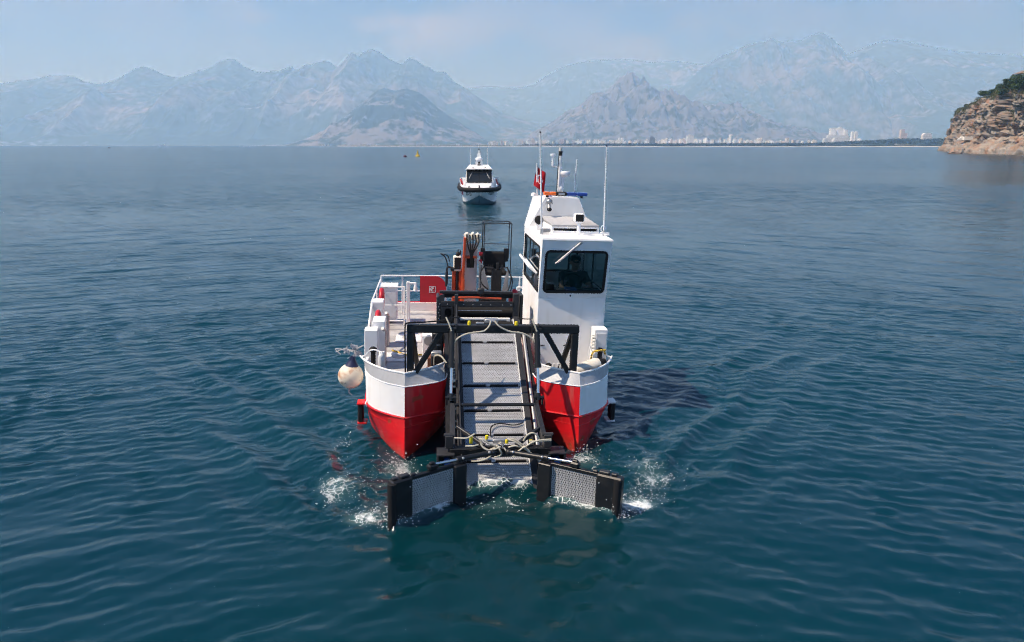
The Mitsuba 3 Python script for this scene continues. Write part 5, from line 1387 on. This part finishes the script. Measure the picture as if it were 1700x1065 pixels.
ring_t = [tube([[0.0, .21 * math.cos(a), .21 * math.sin(a)] for a in np.linspace(0, 2 * np.pi, 28)], .05, 10)]
for (x, y, z, lb) in ((-2.03, 2.62, 1.68, 'red lifebuoy behind the nearest white box post on the left side'), (-2.06, 4.2, 1.80, 'red lifebuoy further aft on the left rail, below the deck locker')):
    m = cat(*ring_t)
    m.apply_translation([x, y, z - .07])
    put_thing('lifebuoy', {'': (m, 'bright_red', 40)}, lb, 'lifebuoy')
# flag with crescent and star
fp = []
for i, t in enumerate(np.linspace(0, 1, 16)):
    row = []
    for j, s in enumerate(np.linspace(0, 1, 12)):
        row.append([1.065 + .17 * t - .06 * s * (1 - t), 3.45 + .05 * math.sin(5 * t + 3 * s), 4.63 - .36 * s - .16 * t + .05 * t * (1 - s)])
    fp.append(row)
fp = np.array(fp)
mat('flag_red', (0.30, 0.008, 0.018), 0.8, 0.2)
cres = shapely.Point(.42, .5).buffer(.22).difference(shapely.Point(.48, .5).buffer(.175))
star = shapely.Polygon([(.70 + (.10 if k % 2 == 0 else .04) * math.cos(k * math.pi / 5 + math.pi), .5 + (.10 if k % 2 == 0 else .04) * math.sin(k * math.pi / 5 + math.pi)) for k in range(10)])


def on_flag(poly, out):
    v, f = trimesh.creation.triangulate_polygon(poly, engine='earcut')
    a, b = np.clip(v[:, 0], 0, 1) * 15, np.clip(v[:, 1], 0, 1) * 11
    i, j = np.minimum(a.astype(int), 14), np.minimum(b.astype(int), 10)
    s, t = (a - i)[:, None], (b - j)[:, None]
    p = fp[i, j] * (1 - s) * (1 - t) + fp[i + 1, j] * s * (1 - t) + fp[i, j + 1] * (1 - s) * t + fp[i + 1, j + 1] * s * t
    return trimesh.Trimesh(p + [0, out, 0], f, process=False)


put_thing('flag', {'cloth': (grid_mesh(fp), 'flag_red', True), 'emblem': ([on_flag(cres, -.006), on_flag(star, -.006)], 'white_paint', False)}, 'red flag with white crescent and star drooping behind the wheelhouse aerial', 'flag')

# ------------------------------------------------------------------ the escort boat
EO = np.array([-2.80, 61.9, 0.0])
ea = math.radians(2.6)
EM = np.eye(4)
EM[:3, 0], EM[:3, 1], EM[:3, 3] = [math.cos(ea), math.sin(ea), 0], [-math.sin(ea), math.cos(ea), 0], EO
EM[:3, :3] *= 1.12
EB = thing('patrol_boat', 'small white patrol boat with black rubber gunwale following behind the cleaning boat', 'boat')


def pb(name, mesh, bsdf, smooth=40, label=None):
    m = cat(*mesh) if isinstance(mesh, (list, tuple)) else mesh
    m = m.copy()
    m.apply_transform(EM)
    k = ent(EB + '__' + name, m, bsdf, smooth)
    if label:
        tag(k, label)
    return k[len(EB) + 2:]


mat('bottom_paint', worn((0.10, 0.17, 0.20), (0.22, 0.28, 0.30), 0.5, 2.0), 0.35, 0.5)
mat('tinted_glass', (0.018, 0.022, 0.026), 0.08, 0.6)


def hull_ring(zs, hb, stem, n=16, aft=8.0):
    t = np.linspace(0, 1, n)
    y = stem + (aft - stem) * t ** 1.6
    x = hb * (1 - np.exp(-t * 5.2)) / (1 - math.exp(-5.2))
    return np.column_stack([x, y, np.full(n, zs)])


rings = [hull_ring(-.3, .9, 1.6), hull_ring(0.0, 1.28, .75), hull_ring(.10, 1.42, .55)]
bot = [grid_mesh(np.stack([r * [s, 1, 1] for r in rings])) for s in (-1, 1)]
chine = [hull_ring(.10, 1.42, .55), hull_ring(.62, 1.50, .28), hull_ring(1.12, 1.66, 0)]
for r in chine[:1]:
    r[:, 2] = .10 + .62 * np.exp(-np.linspace(0, 1, 16) * 7.0)
rings[2] = chine[0].copy()
bot = [grid_mesh(np.stack([r * [s, 1, 1] for r in rings])) for s in (-1, 1)]
chine[1][:, 2] = np.maximum(chine[1][:, 2], chine[0][:, 2] + .12)
pb('hull', [grid_mesh(np.stack([r * [s, 1, 1] for r in chine])) for s in (-1, 1)] + [hull([[-1.66, 8, 1.12], [1.66, 8, 1.12], [-1.2, 8, -.2], [1.2, 8, -.2], [0, 8.02, 0.5]])], 'white_paint', 40)
pb('hull_bottom', bot, 'bottom_paint', 40, 'dark blue grey lower bow')
for s in (-1, 1):
    pb('spray_rail', tube(curve([[s * .30, .62, .55], [s * .62, .85, .40], [s * .95, 1.5, .18]], 10), .025, 6), 'white_paint', 40)
g = hull_ring(1.16, 1.70, -.02)
pb('gunwale_fender', tube(np.vstack([(g * [-1, 1, 1])[::-1], g[1:]]), .17, 12), 'black_rubber', True)
pb('deck', prism(shapely.Polygon(np.vstack([(g * [-1, 1, 1])[::-1, :2], g[1:, :2]])).buffer(-.02), 1.10, 1.22), 'white_paint', False)
cab = pb('cabin', hull([[-1.15, 2.24, 1.2], [1.15, 2.24, 1.2], [-1.18, 6.0, 1.2], [1.18, 6.0, 1.2], [-1.12, 2.28, 1.66], [1.12, 2.28, 1.66], [-1.02, 2.87, 2.55], [1.02, 2.87, 2.55], [-1.0, 5.6, 2.6], [1.0, 5.6, 2.6]]), 'white_paint', 20)
pb(cab + '__coach_roof', hull([[-.95, 1.35, 1.2], [.95, 1.35, 1.2], [-1.05, 2.22, 1.2], [1.05, 2.22, 1.2], [-.9, 1.5, 1.45], [.9, 1.5, 1.45], [-1.0, 2.22, 1.56], [1.0, 2.22, 1.56]]), 'white_paint', 20)
for x0, x1 in ((-.93, -.02), (.02, .93)):
    a, b = np.array([0, 2.28, 1.66]), np.array([0, 2.855, 2.50])
    d = (b - a) / np.linalg.norm(b - a)
    pb(cab + '__windscreen', plate(shapely.box(x0, 0, x1, np.linalg.norm(b - a)).buffer(-.05).buffer(.05), a + [0, -.03, 0], [1, 0, 0], d, .02), 'tinted_glass', False)
a_ = np.array([0, 2.26, 1.66])
pb(cab + '__window_frame', plate(shapely.box(-1.0, -.06, 1.0, 1.08).difference(shapely.box(-.90, .03, -.04, .98)).difference(shapely.box(.04, .03, .90, .98)), a_ + [0, -.045, 0], [1, 0, 0], d, .02), 'black_rubber', False)
for s in (-1, 1):
    pb(cab + '__wiper', cyl([s * .55, 2.70, 2.42], [s * .80, 2.34, 1.95], .015, 5), 'bare_metal')
    pb(cab + '__roof_lamp', cyl([s * .48, 2.42, 2.78], [s * .48, 2.50, 2.78], .045, 8), 'black_rubber')
    pb(cab + '__side_wing', cbox([s * 1.12, 2.6, 1.2], [s * 1.30, 3.4, 1.95], .03), 'white_paint', False)
pb(cab + '__roof', hull([[-1.08, 2.62, 2.60], [1.08, 2.62, 2.60], [-1.08, 5.7, 2.60], [1.08, 5.7, 2.60], [-1.0, 2.52, 2.68], [1.0, 2.52, 2.68], [-.80, 2.75, 2.90], [.80, 2.75, 2.90], [-.8, 5.4, 2.92], [.8, 5.4, 2.92]]), 'white_paint', 30)
mt = pb('mast', [hull([[-.30, 3.6, 2.9], [.30, 3.6, 2.9], [-.28, 4.1, 2.9], [.28, 4.1, 2.9], [-.26, 3.6, 3.35], [.26, 3.6, 3.35], [-.26, 4.1, 3.35], [.26, 4.1, 3.35]]), hull([[-.18, 3.65, 3.52], [.18, 3.65, 3.52], [-.18, 3.95, 3.52], [.18, 3.95, 3.52], [-.06, 3.75, 4.1], [.06, 3.75, 4.1], [-.06, 3.85, 4.1], [.06, 3.85, 4.1]])], 'white_paint', 30)
pb(mt + '__radar_dome', lathe([(0, 0), (.26, .01), (.30, .05), (.28, .15), (.18, .19), (0, .20)], (0, 3.7, 3.34)), 'white_paint', 40)
pb(mt + '__camera', [ball([0, 3.52, 3.13], .09, 2)], 'black_rubber', True)
pb(mt + '__searchlight', cbox([-.12, 3.1, 2.90], [.12, 3.3, 3.02], .02), 'black_rubber', False)
pb(mt + '__lamp', [cyl([0, 3.78, 4.1], [0, 3.78, 4.22], .045, 8), cyl([.06, 3.7, 3.95], [.12, 3.66, 3.98], .04, 8)], 'black_rubber', 40)
pb(mt + '__staff', cyl([0, 3.8, 4.2], [-.02, 3.8, 4.55], .012, 5), 'white_paint', 40)
for s in (-1, 1):
    pb('whip_antenna', tube([[s * .70, 4.2, 2.9], [s * .68, 4.2, 4.25]], [.024, .018], 6), 'white_paint', 40)
    rg_ = trimesh.creation.torus(major_radius=.22, minor_radius=.055, major_sections=20, minor_sections=8)
    rg_.apply_transform(trimesh.transformations.rotation_matrix(math.pi / 2 * .75, [0, 1, 0]))
    rg_.apply_translation([s * 1.42, 3.3, 1.62])
    pb('life_ring', rg_, 'bright_red', 40)
    pb('life_ring_rack', tube([[s * 1.52, 3.5, 1.25], [s * 1.52, 3.5, 1.92], [s * 1.34, 3.5, 1.98], [s * 1.30, 3.5, 1.25]], .05, 8), 'white_paint', 40)
for x in (-.80, 0.0, .85):
    pb('cleat', cbox([x - .05, 1.2, 1.22], [x + .05, 1.32, 1.40 if x else 1.46], .015), 'dark_frame', False)


def on_side(poly, s, out=.012):
    """A flat mark laid on the patrol boat's bow: (x, height) polygons moved out to the hull's surface."""
    v, f = trimesh.creation.triangulate_polygon(poly, engine='earcut')
    m = trimesh.Trimesh(np.column_stack([v, np.zeros(len(v))]), f, process=False)
    m = m.subdivide_to_size(.08)
    o = np.column_stack([m.vertices[:, 0], np.full(len(m.vertices), -5.0), m.vertices[:, 1]])
    y = np.full(len(o), np.nan)
    loc, ray_i, _t = HULL_SKIN.ray.intersects_location(o, np.tile([0, 1.0, 0], (len(o), 1)), multiple_hits=False)
    y[ray_i] = loc[:, 1]
    y = np.where(np.isnan(y), np.nanmean(y), y)
    return trimesh.Trimesh(np.column_stack([m.vertices[:, 0], y - out * 1.5, m.vertices[:, 1]]), m.faces, process=False)


HULL_SKIN = cat(*[grid_mesh(np.stack([r * [s, 1, 1] for r in chine])) for s in (-1, 1)])
GLY = {'G': [(1, 1), (0, 1), (0, 0), (1, 0), (1, .5), (.55, .5)], 'S': [(1, 1), (0, 1), (0, .52), (1, .48), (1, 0), (0, 0)], '1': [(.2, .8), (.5, 1), (.5, 0)], '0': [(0, 0), (1, 0), (1, 1), (0, 1), (0, 0)], '7': [(0, 1), (1, 1), (.4, 0)]}


def lettering(text, x, z, w, h, gap):
    out = []
    for k, ch in enumerate(text):
        g_ = shapely.LineString([(x + k * gap + a * w, z + b * h) for a, b in GLY[ch]]).buffer(.022, cap_style='square', join_style='mitre')
        out.append(on_side(g_, 1))
    return cat(*out)


mat('dark_lettering', (0.02, 0.05, 0.06), 0.5, 0.4)
pb('lettering', lettering('GS', -1.02, .74, .15, .19, .24), 'dark_lettering', False, 'dark letters GS on the left of the bow')
pb('lettering', lettering('107', .70, .76, .09, .17, .15), 'dark_lettering', False, 'dark number 107 on the right of the bow')
pb('hull_stripe', on_side(shapely.Polygon([(-1.46, 1.08), (-1.30, 1.08), (-1.26, .66), (-1.40, .66)]), -1), 'bright_red', False, 'red diagonal stripe on the left bow')
pb('hull_stripe', on_side(shapely.Polygon([(-1.57, 1.08), (-1.51, 1.08), (-1.45, .66), (-1.49, .66)]), -1), 'bright_red', False)

# ------------------------------------------------------------------ small things far out
k = thing('navigation_buoy', 'yellow pillar buoy floating far out left of the patrol boat', 'buoy')
mat('buoy_yellow', (0.72, 0.50, 0.06), 0.5, 0.4)
o = np.array([at_px(693, 345), 345, 0])
ent(k + '__float', lathe([(0, -.3), (1.0, -.3), (1.05, .5), (.8, .75), (0, .75)], o, sides=16), 'buoy_yellow', 40)
ent(k + '__tower', hull([o + [a, b, .7] for a in (-.5, .5) for b in (-.5, .5)] + [o + [a, b, 2.5] for a in (-.18, .18) for b in (-.18, .18)]), 'buoy_yellow')
ent(k + '__panel', cbox(o + [.12, -.42, 1.0], o + [.42, -.36, 2.4], .01), 'black_rubber')
ent(k + '__top_mark', cat(bar(o + [-.3, 0, 2.6], o + [.3, 0, 3.1], .08, .08), bar(o + [.3, 0, 2.6], o + [-.3, 0, 3.1], .08, .08)), 'buoy_yellow')
k = thing('navigation_buoy', 'small dark red buoy floating left of the yellow pillar buoy', 'buoy')
o = np.array([at_px(672, 335), 335, 0])
mat('buoy_dark', (0.10, 0.02, 0.02), 0.5, 0.4)
ent(k + '__float', lathe([(0, -.3), (.75, -.3), (.8, .35), (.5, .6), (0, .65)], o, sides=16), 'buoy_dark', 40)
ent(k + '__staff', cyl(o + [0, 0, .6], o + [0, 0, 1.4], .08, 6), 'buoy_dark')
k = thing('motor_boat', 'tiny dark boat far out on the left, low in the water', 'boat')
o = np.array([at_px(181, 1500), 1500, 0])
ent(k + '__hull', hull([o + [-2.6, -1, .9], o + [2.4, -1, .7], o + [-2.2, -1, -.2], o + [1.9, -1, -.2], o + [-2.6, 1, .9], o + [2.4, 1, .7], o + [3.2, 0, .9], o + [-2, 1, -.2], o + [2, 1, -.2]]), 'dark_frame')
ent(k + '__cabin', hull([o + [-1.4, -.7, .8], o + [.6, -.7, .8], o + [-1.2, -.6, 2.0], o + [.2, -.6, 2.0], o + [-1.4, .7, .8], o + [.6, .7, .8], o + [-1.2, .6, 2.0], o + [.2, .6, 2.0]]), 'dark_frame')
k = thing('cargo_ship', 'grey cargo ship on the horizon under the left mountains', 'ship')
D_ = 6400
o = np.array([at_px(270, D_), D_, 0])
mat('ship_grey', (0.13, 0.14, 0.17), 0.6, 0.3)
ent(k + '__hull', hull([o + [-38, -7, 8], o + [34, -7, 6], o + [-30, -7, -2], o + [32, -7, -2], o + [-38, 7, 8], o + [34, 7, 6], o + [-30, 7, -2], o + [32, 7, -2], o + [-43, 0, 9.5]]), 'ship_grey')
ent(k + '__superstructure', cbox(o + [16, -6, 5.5], o + [28, 6, 17], .3), 'white_wall')
ent(k + '__funnel', cbox(o + [23, -2, 17.01], o + [26, 2, 21], .3), 'ship_grey')
ent(k + '__crane_mast', cat(cyl(o + [-12, 0, 6], o + [-12, 0, 19], .6, 6), cyl(o + [-12, 0, 15], o + [2, 0, 18], .4, 6)), 'ship_grey')
# ------------------------------------------------------------------ the air
scene['air'] = dict(type='homogeneous', phase=dict(type='hg', g=0.12), albedo=rgb(0.80, 0.915, 1.0), sigma_t=rgb(*[HAZE_SIGMA * k for k in (0.66, 1.0, 1.45)]))
scene['haze'] = dict(type='cube', to_world=T().translate([0, 25000, 1390]).scale([62000, 35000, 1460]), bsdf=dict(type='null'), interior=dict(type='ref', id='air'))
tag('haze', kind='stuff')
